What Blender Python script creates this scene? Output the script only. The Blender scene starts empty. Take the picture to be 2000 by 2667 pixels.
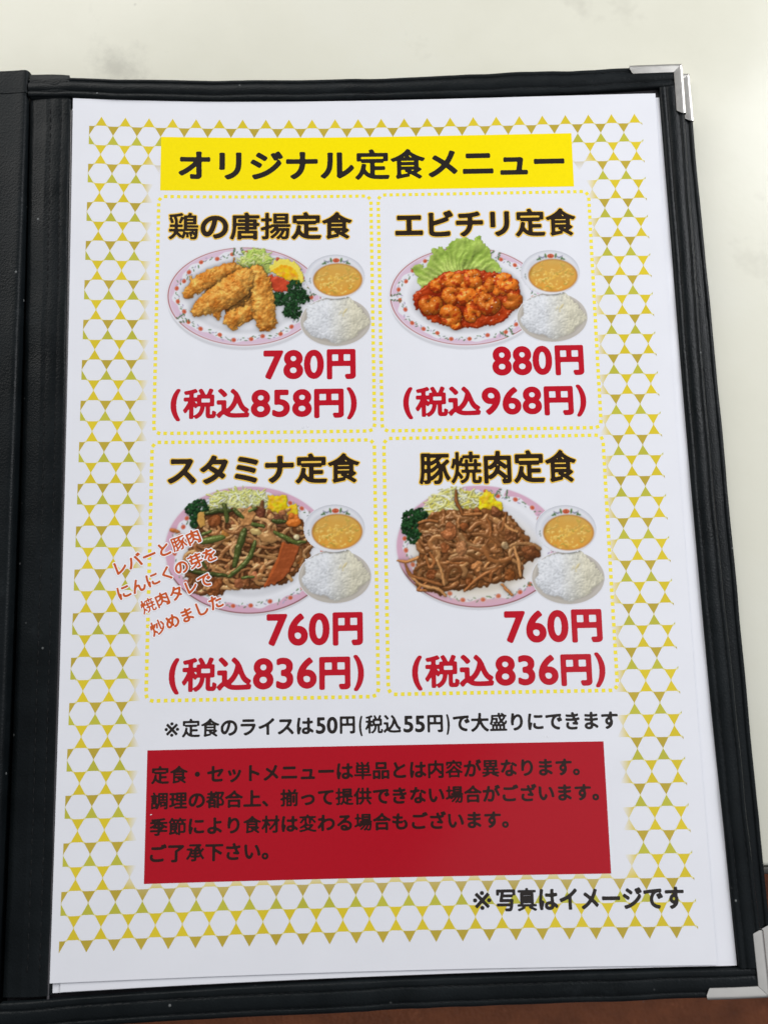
import bpy, math, random
import numpy as np

random.seed(7)
rng = np.random.default_rng(11)
S = bpy.context.scene
COL = S.collection

# ------------------------------------------------------------------ page space
# Page space is the printed A4 sheet in millimetres: x right, y down, z up from the paper.
BASE = 9.3          # height of the printed sheet's plane above the table top, mm
BT = [(2, 0, 1.146), (1, 1, -.4522), (0, 2, .5659), (2, 1, -.0092), (1, 2, .2435), (3, 0, -.8523), (3, 1, .8102), (2, 2, 1.545)]


def bend(x, y):
    """gentle sag of the open page: the corners lift by a few millimetres"""
    X = (np.clip(x, -3, 213) - 105) / 105
    Y = (np.clip(y, -3, 300) - 148.5) / 148.5
    return sum(c * X ** i * Y ** j for i, j, c in BT)


def page(x, y, z):
    """page millimetres (arrays) -> world metres, on the sagging page"""
    x = np.asarray(x, float); y = np.asarray(y, float)
    return np.stack([(x - 105) / 1000, (148.5 - y) / 1000, (z + bend(x, y) + BASE) / 1000 + 0 * x], -1)


def flat(x, y, z):
    x = np.asarray(x, float); y = np.asarray(y, float)
    return np.stack([(x - 105) / 1000, (148.5 - y) / 1000, (z + BASE) / 1000 + 0 * x], -1)


# ------------------------------------------------------------------ camera
cam = bpy.data.cameras.new("camera")
cam.sensor_fit = 'HORIZONTAL'; cam.sensor_width = 36.0
cam.lens = 36.0 * 2139.16 / 2000
cam.clip_start = 0.01; cam.clip_end = 50
co = bpy.data.objects.new("camera", cam); COL.objects.link(co)
from mathutils import Matrix
R = [[0.99979691, 0.01753431, -0.00993372], [-0.01590284, 0.98922453, 0.1455401], [0.01237863, -0.14535257, 0.98930248]]
r_, u_, b_ = [(v[0] * s, -v[1] * s, -v[2] * s) for v, s in zip(R, (1, -1, -1))]
cp = ((104.349 - 105) / 1000, (148.5 - 192.427) / 1000, (276.171 + BASE) / 1000)
co.matrix_world = Matrix(((r_[0], u_[0], b_[0], cp[0]), (r_[1], u_[1], b_[1], cp[1]), (r_[2], u_[2], b_[2], cp[2]), (0, 0, 0, 1)))
cam.dof.use_dof = True; cam.dof.focus_distance = .285; cam.dof.aperture_fstop = 20
S.camera = co

# ------------------------------------------------------------------ light
W = bpy.data.worlds.new("World"); S.world = W; W.use_nodes = True
wn = W.node_tree          # a dim room all round: darker and lighter patches of wall and ceiling
wt_ = wn.nodes.new("ShaderNodeTexCoord"); wz_ = wn.nodes.new("ShaderNodeTexNoise")
wz_.inputs["Scale"].default_value = 2.1; wz_.inputs["Detail"].default_value = 1.5
wn.links.new(wt_.outputs["Generated"], wz_.inputs["Vector"])
wr_ = wn.nodes.new("ShaderNodeValToRGB"); wn.links.new(wz_.outputs["Fac"], wr_.inputs["Fac"])
wr_.color_ramp.elements[0].position = .44; wr_.color_ramp.elements[0].color = (.02, .02, .022, 1)
wr_.color_ramp.elements[1].position = .56; wr_.color_ramp.elements[1].color = (.36, .37, .39, 1)
wn.links.new(wr_.outputs["Color"], wn.nodes["Background"].inputs[0])
wn.nodes["Background"].inputs[1].default_value = .75


def area(name, loc, target, sx, sy, power, color):
    L = bpy.data.lights.new(name, 'AREA'); L.shape = 'RECTANGLE'; L.size = sx; L.size_y = sy
    L.energy = power; L.color = color
    o = bpy.data.objects.new(name, L); COL.objects.link(o); o.location = loc
    from mathutils import Vector
    d = Vector(target) - Vector(loc)
    o.rotation_euler = d.to_track_quat('-Z', 'Y').to_euler()
    return o


area("window_light", (-.74, 1.15, .85), (-.05, .05, 0), 1.8, .8, 19.2, (1, .98, .94))
area("ceiling_light", (.75, -.42, 1.25), (.10, -.02, 0), 1.4, 1.2, 2.8, (.97, .98, 1))
area("side_light", (.80, .42, .55), (.10, .05, 0), .6, .6, 9.0, (.97, .98, 1))

vs = S.view_settings
vs.view_transform = 'Standard'; vs.look = 'None'; vs.exposure = 0; vs.gamma = 1; vs.use_curve_mapping = False

# ------------------------------------------------------------------ materials
def lin(c):
    c = np.asarray(c, float) / 255
    return np.where(c <= .04045, c / 12.92, ((c + .055) / 1.055) ** 2.4)


def new_mat(name):
    m = bpy.data.materials.new(name); m.use_nodes = True
    return m, m.node_tree, m.node_tree.nodes["Principled BSDF"]


def coords(nt):
    return nt.nodes.new("ShaderNodeTexCoord").outputs["Object"]


def noise_node(nt, scale, detail=4, rough=.55, vec=None):
    n = nt.nodes.new("ShaderNodeTexNoise"); n.inputs["Scale"].default_value = scale
    n.inputs["Detail"].default_value = detail; n.inputs["Roughness"].default_value = rough
    nt.links.new(vec if vec is not None else coords(nt), n.inputs["Vector"])
    return n.outputs["Fac"]


def ramp(nt, fac, stops):
    r = nt.nodes.new("ShaderNodeValToRGB"); nt.links.new(fac, r.inputs["Fac"])
    e = r.color_ramp.elements
    while len(e) < len(stops): e.new(.5)
    for k, (p, c) in enumerate(stops):
        e[k].position = p; e[k].color = tuple(c) + (1,) if len(c) == 3 else c
    return r.outputs["Color"]


def bump(nt, b, height, strength, dist, prev=None):
    n = nt.nodes.new("ShaderNodeBump"); n.inputs["Strength"].default_value = strength
    n.inputs["Distance"].default_value = dist
    nt.links.new(height, n.inputs["Height"])
    if prev is not None: nt.links.new(prev, n.inputs["Normal"])
    nt.links.new(n.outputs["Normal"], b.inputs["Normal"])
    return n.outputs["Normal"]


PAPER = (.80, .81, .865)


def laminate(nt, b):
    """the glossy film over the printed sheet, with a faint waviness"""
    b.inputs["Roughness"].default_value = .5
    b.inputs["Specular IOR Level"].default_value = 0
    b.inputs["Coat Weight"].default_value = .6
    b.inputs["Coat Roughness"].default_value = .13
    b.inputs["Coat IOR"].default_value = 1.42


def ink(name, rgb):
    m, nt, b = new_mat(name)
    c = lin(rgb)
    f = noise_node(nt, 900, 3)
    nt.links.new(ramp(nt, f, [(.3, c * .98), (.7, c * 1.02)]), b.inputs["Base Color"])
    laminate(nt, b)
    return m


def paper_mat(name, coat=True):
    m, nt, b = new_mat(name)
    f = noise_node(nt, 60, 5)
    p = np.array(PAPER)
    nt.links.new(ramp(nt, f, [(.3, p * .98), (.7, p * 1.01)]), b.inputs["Base Color"])
    if coat:
        laminate(nt, b)
        bump(nt, b, noise_node(nt, 28, 2), .10, .002)
    else:
        b.inputs["Roughness"].default_value = .6
    return m


m_paper = paper_mat("laminated_paper"); m_blank = paper_mat("plain_paper", False)

m_print, nt, b = new_mat("colour_print")
at = nt.nodes.new("ShaderNodeAttribute"); at.attribute_name = "Col"
nt.links.new(at.outputs["Color"], b.inputs["Base Color"]); laminate(nt, b)

K_TEXT = ink("black_ink", (44, 40, 38))
K_BROWN = ink("brown_black_ink", (48, 38, 30))
K_RED = ink("red_ink", (190, 28, 44))
K_BANNER = ink("banner_yellow_ink", (250, 228, 12))
K_DOT = ink("dot_yellow_ink", (246, 228, 70))
K_OUT = ink("outline_amber_ink", (244, 200, 84))
K_NOTICE = ink("notice_red_ink", (176, 20, 36))
K_NTEXT = ink("notice_black_ink", (46, 28, 26))
K_ORANGE = ink("orange_brown_ink", (204, 92, 44))
K_WHITE = ink("white_outline_ink", (244, 244, 248))


def vinyl(name, base, rough, grain=1500, amp=.00012, rough_amp=.08, spec=.13):
    m, nt, b = new_mat(name)
    co_ = coords(nt)
    v = nt.nodes.new("ShaderNodeTexVoronoi"); v.inputs["Scale"].default_value = grain
    nt.links.new(co_, v.inputs["Vector"])
    big = noise_node(nt, 45, 4, .6, co_)
    n1 = bump(nt, b, v.outputs["Distance"], .55, amp)
    n2 = bump(nt, b, noise_node(nt, 260, 4, .6, co_), rough_amp, .0006, n1)
    bb = np.array(base)
    col = ramp(nt, big, [(.3, bb * .75), (.7, bb * 1.35)])
    # grey dust: sparse specks on the vinyl
    sp = nt.nodes.new("ShaderNodeTexVoronoi"); sp.inputs["Scale"].default_value = 170
    nt.links.new(co_, sp.inputs["Vector"])
    dust = ramp(nt, sp.outputs["Distance"], [(.04, (1, 1, 1)), (.085, (0, 0, 0))])
    gate = ramp(nt, noise_node(nt, 70, 2, .5, co_), [(.54, (0, 0, 0)), (.62, (1, 1, 1))])
    mul = nt.nodes.new("ShaderNodeMath"); mul.operation = 'MULTIPLY'
    nt.links.new(dust, mul.inputs[0]); nt.links.new(gate, mul.inputs[1])
    mx = nt.nodes.new("ShaderNodeMixRGB"); nt.links.new(mul.outputs[0], mx.inputs["Fac"])
    nt.links.new(col, mx.inputs["Color1"]); mx.inputs["Color2"].default_value = (.22, .23, .23, 1)
    sc = ramp(nt, noise_node(nt, 34, 6, .72, co_), [(.62, (0, 0, 0)), (.78, (.35, .35, .35))])
    mx2_ = nt.nodes.new("ShaderNodeMixRGB"); nt.links.new(sc, mx2_.inputs["Fac"]); nt.links.new(mx.outputs["Color"], mx2_.inputs["Color1"])
    mx2_.inputs["Color2"].default_value = tuple(np.array(base) * 4 + .012) + (1,)
    nt.links.new(mx2_.outputs["Color"], b.inputs["Base Color"])
    rr = ramp(nt, big, [(.3, (rough - .08,) * 3), (.7, (rough + .1,) * 3)])
    nt.links.new(rr, b.inputs["Roughness"])
    b.inputs["Specular IOR Level"].default_value = spec
    return m


m_vinyl = vinyl("black_leatherette", (.0058, .0078, .0090), .40)
m_board = vinyl("black_pocket_vinyl", (.0075, .007, .0085), .40)
m_seat = vinyl("brown_seat_vinyl", (.30, .098, .042), .5, 420, .0010, .9, .3)
m_thread, nt, b = new_mat("black_thread"); b.inputs["Base Color"].default_value = (.009, .010, .011, 1); b.inputs["Roughness"].default_value = .7; b.inputs["Specular IOR Level"].default_value = .15

m_metal, nt, b = new_mat("nickel_corner")
b.inputs["Metallic"].default_value = 1; b.inputs["Base Color"].default_value = (.74, .72, .68, 1)
f = noise_node(nt, 300, 3)
nt.links.new(ramp(nt, f, [(.3, (.30,) * 3), (.75, (.38,) * 3)]), b.inputs["Roughness"])
bump(nt, b, noise_node(nt, 90, 2), .05, .0004)

m_clear, nt, b = new_mat("pocket_film_edge")
b.inputs["Base Color"].default_value = (.055, .052, .058, 1); b.inputs["Roughness"].default_value = .22
b.inputs["Coat Weight"].default_value = .6

m_table, nt, b = new_mat("cream_laminate")
cc = coords(nt)
f1 = noise_node(nt, 9, 6, .6, cc)
col = ramp(nt, f1, [(.3, (.695, .685, .58)), (.5, (.745, .735, .63)), (.72, (.77, .765, .675))])
sm = ramp(nt, noise_node(nt, 16, 5, .7, cc), [(.60, (0, 0, 0)), (.80, (.75, .75, .75))])
mx = nt.nodes.new("ShaderNodeMixRGB"); nt.links.new(sm, mx.inputs["Fac"]); nt.links.new(col, mx.inputs["Color1"])
mx.inputs["Color2"].default_value = (.50, .485, .41, 1)
vs_ = nt.nodes.new("ShaderNodeTexVoronoi"); vs_.inputs["Scale"].default_value = 38; nt.links.new(cc, vs_.inputs["Vector"])
spk = ramp(nt, vs_.outputs["Distance"], [(.018, (1, 1, 1)), (.03, (0, 0, 0))])
gt = ramp(nt, noise_node(nt, 23, 2, .5, cc), [(.53, (0, 0, 0)), (.57, (.8, .8, .8))])
mm = nt.nodes.new("ShaderNodeMath"); mm.operation = 'MULTIPLY'; nt.links.new(spk, mm.inputs[0]); nt.links.new(gt, mm.inputs[1])
mx2 = nt.nodes.new("ShaderNodeMixRGB"); nt.links.new(mm.outputs[0], mx2.inputs["Fac"]); nt.links.new(mx.outputs["Color"], mx2.inputs["Color1"])
mx2.inputs["Color2"].default_value = (.16, .15, .12, 1)
# one grey smudge near the far left of the top
mp = nt.nodes.new("ShaderNodeVectorMath"); mp.operation = 'DISTANCE'; nt.links.new(cc, mp.inputs[0]); mp.inputs[1].default_value = (-.096, .171, 0)
dn = nt.nodes.new("ShaderNodeMath"); dn.operation = 'MULTIPLY_ADD'; nt.links.new(noise_node(nt, 110, 4, .65, cc), dn.inputs[0]); dn.inputs[1].default_value = .03
nt.links.new(mp.outputs["Value"], dn.inputs[2])
sg = ramp(nt, dn.outputs[0], [(.014, (.5, .5, .5)), (.026, (0, 0, 0))])
mx3 = nt.nodes.new("ShaderNodeMixRGB"); nt.links.new(sg, mx3.inputs["Fac"]); nt.links.new(mx2.outputs["Color"], mx3.inputs["Color1"])
mx3.inputs["Color2"].default_value = (.36, .35, .30, 1)
nt.links.new(mx3.outputs["Color"], b.inputs["Base Color"])
b.inputs["Roughness"].default_value = .2; b.inputs["Specular IOR Level"].default_value = .36
bump(nt, b, noise_node(nt, 350, 3, .5, cc), .06, .0004)
m_band, nt, b = new_mat("dark_edge_rubber"); b.inputs["Base Color"].default_value = (.05, .048, .04, 1); b.inputs["Roughness"].default_value = .6


# ------------------------------------------------------------------ mesh helpers
def tag(o, label=None, cat=None, group=None, kind=None):
    for k, v in (("label", label), ("category", cat), ("group", group), ("kind", kind)):
        if v: o[k] = v
    return o


def link(name, me, mats, parent=None):
    for m in (mats if isinstance(mats, (list, tuple)) else [mats]): me.materials.append(m)
    o = bpy.data.objects.new(name, me); COL.objects.link(o)
    if parent is not None: o.parent = parent
    return o


def build(name, V, groups, mats, parent=None, colors=None, smooth=False):
    """V (n,3) world metres; groups: list of (faces array (m,k), material index)"""
    groups = [(np.asarray(f, np.int64), mi) for f, mi in groups if len(f)]
    used = np.unique(np.concatenate([f.ravel() for f, _ in groups]))
    remap = np.zeros(len(V), np.int64); remap[used] = np.arange(len(used))
    V = np.asarray(V)[used]
    me = bpy.data.meshes.new(name)
    me.vertices.add(len(V)); me.vertices.foreach_set("co", V.astype(np.float32).ravel())
    tot = sum(f.size for f, _ in groups); npoly = sum(len(f) for f, _ in groups)
    me.loops.add(tot); me.polygons.add(npoly)
    me.loops.foreach_set("vertex_index", np.concatenate([remap[f].ravel() for f, _ in groups]).astype(np.int32))
    sizes = np.concatenate([np.full(len(f), f.shape[1]) for f, _ in groups])
    me.polygons.foreach_set("loop_start", np.concatenate([[0], np.cumsum(sizes)[:-1]]).astype(np.int32))
    me.polygons.foreach_set("material_index", np.concatenate([np.full(len(f), mi) for f, mi in groups]).astype(np.int32))
    me.polygons.foreach_set("use_smooth", np.full(npoly, smooth))
    me.update(calc_edges=True); me.validate()
    if colors is not None:
        a = me.color_attributes.new("Col", 'FLOAT_COLOR', 'POINT')
        c = np.ones((len(V), 4), np.float32); c[:, :3] = np.asarray(colors)[used]
        a.data.foreach_set("color", c.ravel())
    return link(name, me, mats, parent)


def capped(V, n, k, flip):
    """swept grid of n sections of k points plus two end caps with vertices of their own"""
    V = np.asarray(V); V2 = np.concatenate([V, V[:k], V[(n - 1) * k:n * k]])
    a = np.arange(k)[None] + n * k; b_ = a + k
    return V2, [(grid_faces(n, k, flip), 0), (a if flip else a[:, ::-1], 0), (b_[:, ::-1] if flip else b_, 0)]


def grid_faces(nu, nv, flip=False):
    i, j = np.meshgrid(np.arange(nu - 1), np.arange(nv - 1), indexing='ij')
    a = (i * nv + j).ravel(); f = np.stack([a, a + 1, a + nv + 1, a + nv], -1)
    return f[:, ::-1] if flip else f


def panel_grid(x0, y0, x1, y1, z, step=4):
    nu = max(2, int((x1 - x0) / step) + 1); nv = max(2, int((y1 - y0) / step) + 1)
    X, Y = np.meshgrid(np.linspace(x0, x1, nu), np.linspace(y0, y1, nv), indexing='ij')
    return page(X.ravel(), Y.ravel(), z), grid_faces(nu, nv)


def fblur(a, s):
    if s <= 0: return a
    pad = int(s * 3) + 2
    b = np.pad(a, [(pad, pad), (pad, pad)] + [(0, 0)] * (a.ndim - 2), mode='edge')
    fy = np.fft.fftfreq(b.shape[0])[:, None]; fx = np.fft.rfftfreq(b.shape[1])[None]
    g = np.exp(-2 * (math.pi * s) ** 2 * (fx ** 2 + fy ** 2))
    if a.ndim == 3:
        r = np.stack([np.fft.irfft2(np.fft.rfft2(b[..., k]) * g, s=b.shape[:2]) for k in range(a.shape[2])], -1)
    else:
        r = np.fft.irfft2(np.fft.rfft2(b) * g, s=b.shape[:2])
    return r[pad:pad + a.shape[0], pad:pad + a.shape[1]]


def march(F, X, Y):
    """filled contour F>0 on a grid -> verts (x,y) and face groups"""
    H, Wd = F.shape
    pts = []; base = []; n = 0
    def ad(x, y):
        nonlocal n
        pts.append(np.stack([x.ravel(), y.ravel()], -1)); base.append(n); n += x.size
    ad(X, Y)
    def t(a, b_):
        d = a - b_; d = np.where(np.abs(d) < 1e-9, 1e-9, d); return np.clip(a / d, .001, .999)
    th = t(F[:, :-1], F[:, 1:]); ad(X[:, :-1] + th * (X[:, 1:] - X[:, :-1]), Y[:, :-1] + 0 * th)
    tv = t(F[:-1], F[1:]); ad(X[:-1] + 0 * tv, Y[:-1] + tv * (Y[1:] - Y[:-1]))
    P = np.concatenate(pts)
    i, j = np.meshgrid(np.arange(H - 1), np.arange(Wd - 1), indexing='ij')
    c = [i * Wd + j, i * Wd + j + 1, (i + 1) * Wd + j + 1, (i + 1) * Wd + j]
    e = [base[1] + i * (Wd - 1) + j, base[2] + i * Wd + j + 1, base[1] + (i + 1) * (Wd - 1) + j, base[2] + i * Wd + j]
    ins = F > 0
    code = ins[:-1, :-1] * 1 + ins[:-1, 1:] * 2 + ins[1:, 1:] * 4 + ins[1:, :-1] * 8
    G = {3: [], 4: [], 5: [], 6: []}
    for k in range(1, 16):
        m = code == k
        if not m.any(): continue
        poly = []
        for q in range(4):
            a, b_ = (k >> q) & 1, (k >> ((q + 1) % 4)) & 1
            if a: poly.append(c[q][m])
            if a != b_: poly.append(e[q][m])
        G[len(poly)].append(np.stack(poly, -1))
    return P, [np.concatenate(v)[:, ::-1] for v in G.values() if v]


# ------------------------------------------------------------------ writing
def glyph_edges(s):
    """outline of the writing as directed straight segments"""
    cu = bpy.data.curves.new('t', 'FONT'); cu.body = s; cu.size = 1; cu.space_character = 1.05 if s.isdigit() else 1.0
    o = bpy.data.objects.new('t', cu); COL.objects.link(o)
    dg = bpy.context.evaluated_depsgraph_get(); dg.update()
    c = o.evaluated_get(dg).to_curve(dg)
    V = []; E_ = []; t = np.linspace(0, 1, 7)[:-1][:, None]
    for sp in c.splines:
        bp = sp.bezier_points; n = len(bp); st = len(V)
        if n < 2: continue
        for i in range(n):
            a, b_ = bp[i], bp[(i + 1) % n]
            p0, p1, p2, p3 = [np.array(q[:2]) for q in (a.co, a.handle_right, b_.handle_left, b_.co)]
            V.extend(((1 - t) ** 3 * p0 + 3 * t * (1 - t) ** 2 * p1 + 3 * t * t * (1 - t) * p2 + t ** 3 * p3).tolist())
        m = len(V) - st
        E_.extend((st + k, st + (k + 1) % m) for k in range(m))
    o.to_curve_clear(); bpy.data.objects.remove(o); bpy.data.curves.remove(cu)
    return np.array(V), np.array(E_)


INK = .2      # printed layers are hundredths of a millimetre apart


LIGHT = {}
for ch_, f_ in (("鶏", .50), ("唐", .68), ("揚", .58), ("食", .70), ("定", .80), ("豚", .68), ("焼", .55), ("肉", .85), ("税", .72), ("込", .9), ("調", .72), ("理", .8), ("都", .8), ("揃", .78), ("提", .7), ("供", .8), ("場", .7), ("季", .8), ("節", .75), ("材", .8),
                ("変", .7), ("容", .7), ("異", .72), ("単", .7), ("品", .9), ("承", .75), ("芽", .8), ("炒", .8), ("盛", .7), ("真", .65), ("写", .9), ("内", .9), ("合", .9)):
    LIGHT[ch_] = f_


def char_spans(s):
    """start of every character in em units: wide characters advance one em"""
    xs = [0.]
    narrow = sum(ord(c) < 0x3000 and c not in "※・" for c in s)
    cu = bpy.data.curves.new('t', 'FONT'); cu.size = 1; o = bpy.data.objects.new('t', cu); COL.objects.link(o)
    for c in s:
        if ord(c) < 0x3000 and c not in "※・":
            cu.body = "国" + c + "国"; dg = bpy.context.evaluated_depsgraph_get(); dg.update(); a = o.evaluated_get(dg).dimensions.x
            cu.body = "国国"; dg.update(); a -= o.evaluated_get(dg).dimensions.x
            xs.append(xs[-1] + a)
        else:
            xs.append(xs[-1] + 1.0)
    bpy.data.objects.remove(o); bpy.data.curves.remove(cu)
    return xs


def text_field(s, w, h, grow, outline=0., ppm=12, soft=.10):
    """signed field of rounded lettering whose ink fills w x h mm (h None: natural height). -> F, X, Y, h"""
    V, E_ = glyph_edges(s)
    lo, hi = V[np.unique(E_)].min(0), V[np.unique(E_)].max(0)
    sx = (w - 2 * grow) / (hi[0] - lo[0])
    if h is None: h = (hi[1] - lo[1]) * sx + 2 * grow
    sy = (h - 2 * grow) / (hi[1] - lo[1])
    mg = grow + outline + .6
    W_, H_ = int((w + 2 * mg) * ppm), int((h + 2 * mg) * ppm)
    P = np.stack([(V[:, 0] - lo[0]) * sx + grow + mg, (hi[1] - V[:, 1]) * sy + grow + mg], -1) * ppm
    A, B = P[E_[:, 0]], P[E_[:, 1]]
    sw = A[:, 1] > B[:, 1]; A2 = np.where(sw[:, None], B, A); B2 = np.where(sw[:, None], A, B)
    SS = 3
    img = np.zeros((H_, W_))
    for sub in range(SS):
        off = (sub + .5) / SS
        r0 = np.ceil(A2[:, 1] - off).astype(int); r1 = np.ceil(B2[:, 1] - off).astype(int)
        ln = np.maximum(r1 - r0, 0)
        idx = np.repeat(np.arange(len(ln)), ln)
        rows = np.arange(ln.sum()) - np.repeat(np.cumsum(ln) - ln, ln) + r0[idx]
        xs = A2[idx, 0] + (rows + off - A2[idx, 1]) * (B2[idx, 0] - A2[idx, 0]) / (B2[idx, 1] - A2[idx, 1])
        acc = np.zeros((H_, W_ + 1))
        ok = (rows >= 0) & (rows < H_)
        xi = np.clip(np.ceil(xs[ok] - .5).astype(int), 0, W_)
        np.add.at(acc, (rows[ok], xi), np.where(sw, -1, 1)[idx][ok])
        img += (np.abs(np.cumsum(acc, 1)[:, :W_]) > .5)
    img /= SS
    def dilate(im, rr):
        if rr <= .3: return im
        k = int(rr) + 2
        gy, gx = np.mgrid[-k:k + 1, -k:k + 1]
        disc = np.clip(rr + .5 - np.hypot(gx, gy), 0, 1)
        out = np.zeros_like(im); pi = np.pad(im, k)
        for a in range(2 * k + 1):
            for c_ in range(2 * k + 1):
                if disc[a, c_] > .02:
                    np.maximum(out, pi[a:a + im.shape[0], c_:c_ + im.shape[1]] * disc[a, c_], out=out)
        return out
    if any(c in LIGHT for c in s) and grow > .1:
        sp = char_spans(s); out = np.zeros_like(img); pad = int((grow + outline) * ppm) + 3
        for c, xa, xb in zip(s, sp[:-1], sp[1:]):
            pa = int(round(((xa - lo[0]) * sx + grow + mg) * ppm)); pb = int(round(((xb - lo[0]) * sx + grow + mg) * ppm))
            pa, pb = max(0, pa), min(W_, pb)
            if pb <= pa: continue
            cell = np.pad(img[:, pa:pb], ((0, 0), (pad, pad)))
            r_ = dilate(cell, (grow * LIGHT.get(c, 1.) + outline) * ppm)
            qa, qb = max(0, pa - pad), min(W_, pb + pad)
            np.maximum(out[:, qa:qb], r_[:, qa - (pa - pad):r_.shape[1] - ((pb + pad) - qb)], out=out[:, qa:qb])
        img = out
    else:
        img = dilate(img, (grow + outline) * ppm)
    img = fblur(img, soft * ppm)
    F = img[::2, ::2] - .5
    Y, X = np.mgrid[0:F.shape[0], 0:F.shape[1]] * (2 / ppm)
    return F, X - mg + .5 / ppm, Y - mg + .5 / ppm, h


def text(name, s, x0, x1, y0, y1, grow, mat, parent, z, outline=0., omat=None, rot=None, soft=.10):
    """lettering filling the box; rot=(x,y,angle): the box's left middle sits at x,y, turned"""
    layers = [(0., 0, z)] + ([(outline, 1, z - .05)] if outline else [])
    VV = []; GG = []; n = 0
    for ol, mi, zz in layers:
        F, X, Y, h = text_field(s, x1 - x0, None if y1 is None else y1 - y0, grow, ol, soft=soft)
        P, G = march(F, X, Y)
        if rot:
            a = rot[2]; px, py = P[:, 0], P[:, 1] - h / 2
            P = np.stack([rot[0] + px * math.cos(a) - py * math.sin(a), rot[1] + px * math.sin(a) + py * math.cos(a)], -1)
        else:
            P = P + np.array([x0, y0])
        VV.append(page(P[:, 0], P[:, 1], zz * INK))
        GG += [(g + n, mi) for g in G]; n += len(P)
    return build(name, np.concatenate(VV), GG, [mat] + ([omat] if outline else []), parent)


def joined_text(name, lines, mat, parent, z, grow, outline=0., omat=None, soft=.10):
    VV = []; GG = []; n = 0
    for s, x0, x1, y0, y1, rot, *g_ in lines:
        gw = g_[0] if g_ else grow
        for ol, mi, zz in [(0., 0, z)] + ([(outline, 1, z - .05)] if outline else []):
            F, X, Y, h = text_field(s, x1 - x0, None if y1 is None else y1 - y0, gw, ol, soft=soft if gw > .1 else .05)
            P, G = march(F, X, Y)
            if rot:
                a = rot[2]; px, py = P[:, 0], P[:, 1] - h / 2
                P = np.stack([rot[0] + px * math.cos(a) - py * math.sin(a), rot[1] + px * math.sin(a) + py * math.cos(a)], -1)
            else:
                P = P + np.array([x0, y0])
            VV.append(page(P[:, 0], P[:, 1], zz * INK)); GG += [(g + n, mi) for g in G]; n += len(P)
    return build(name, np.concatenate(VV), GG, [mat] + ([omat] if outline else []), parent)


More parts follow.
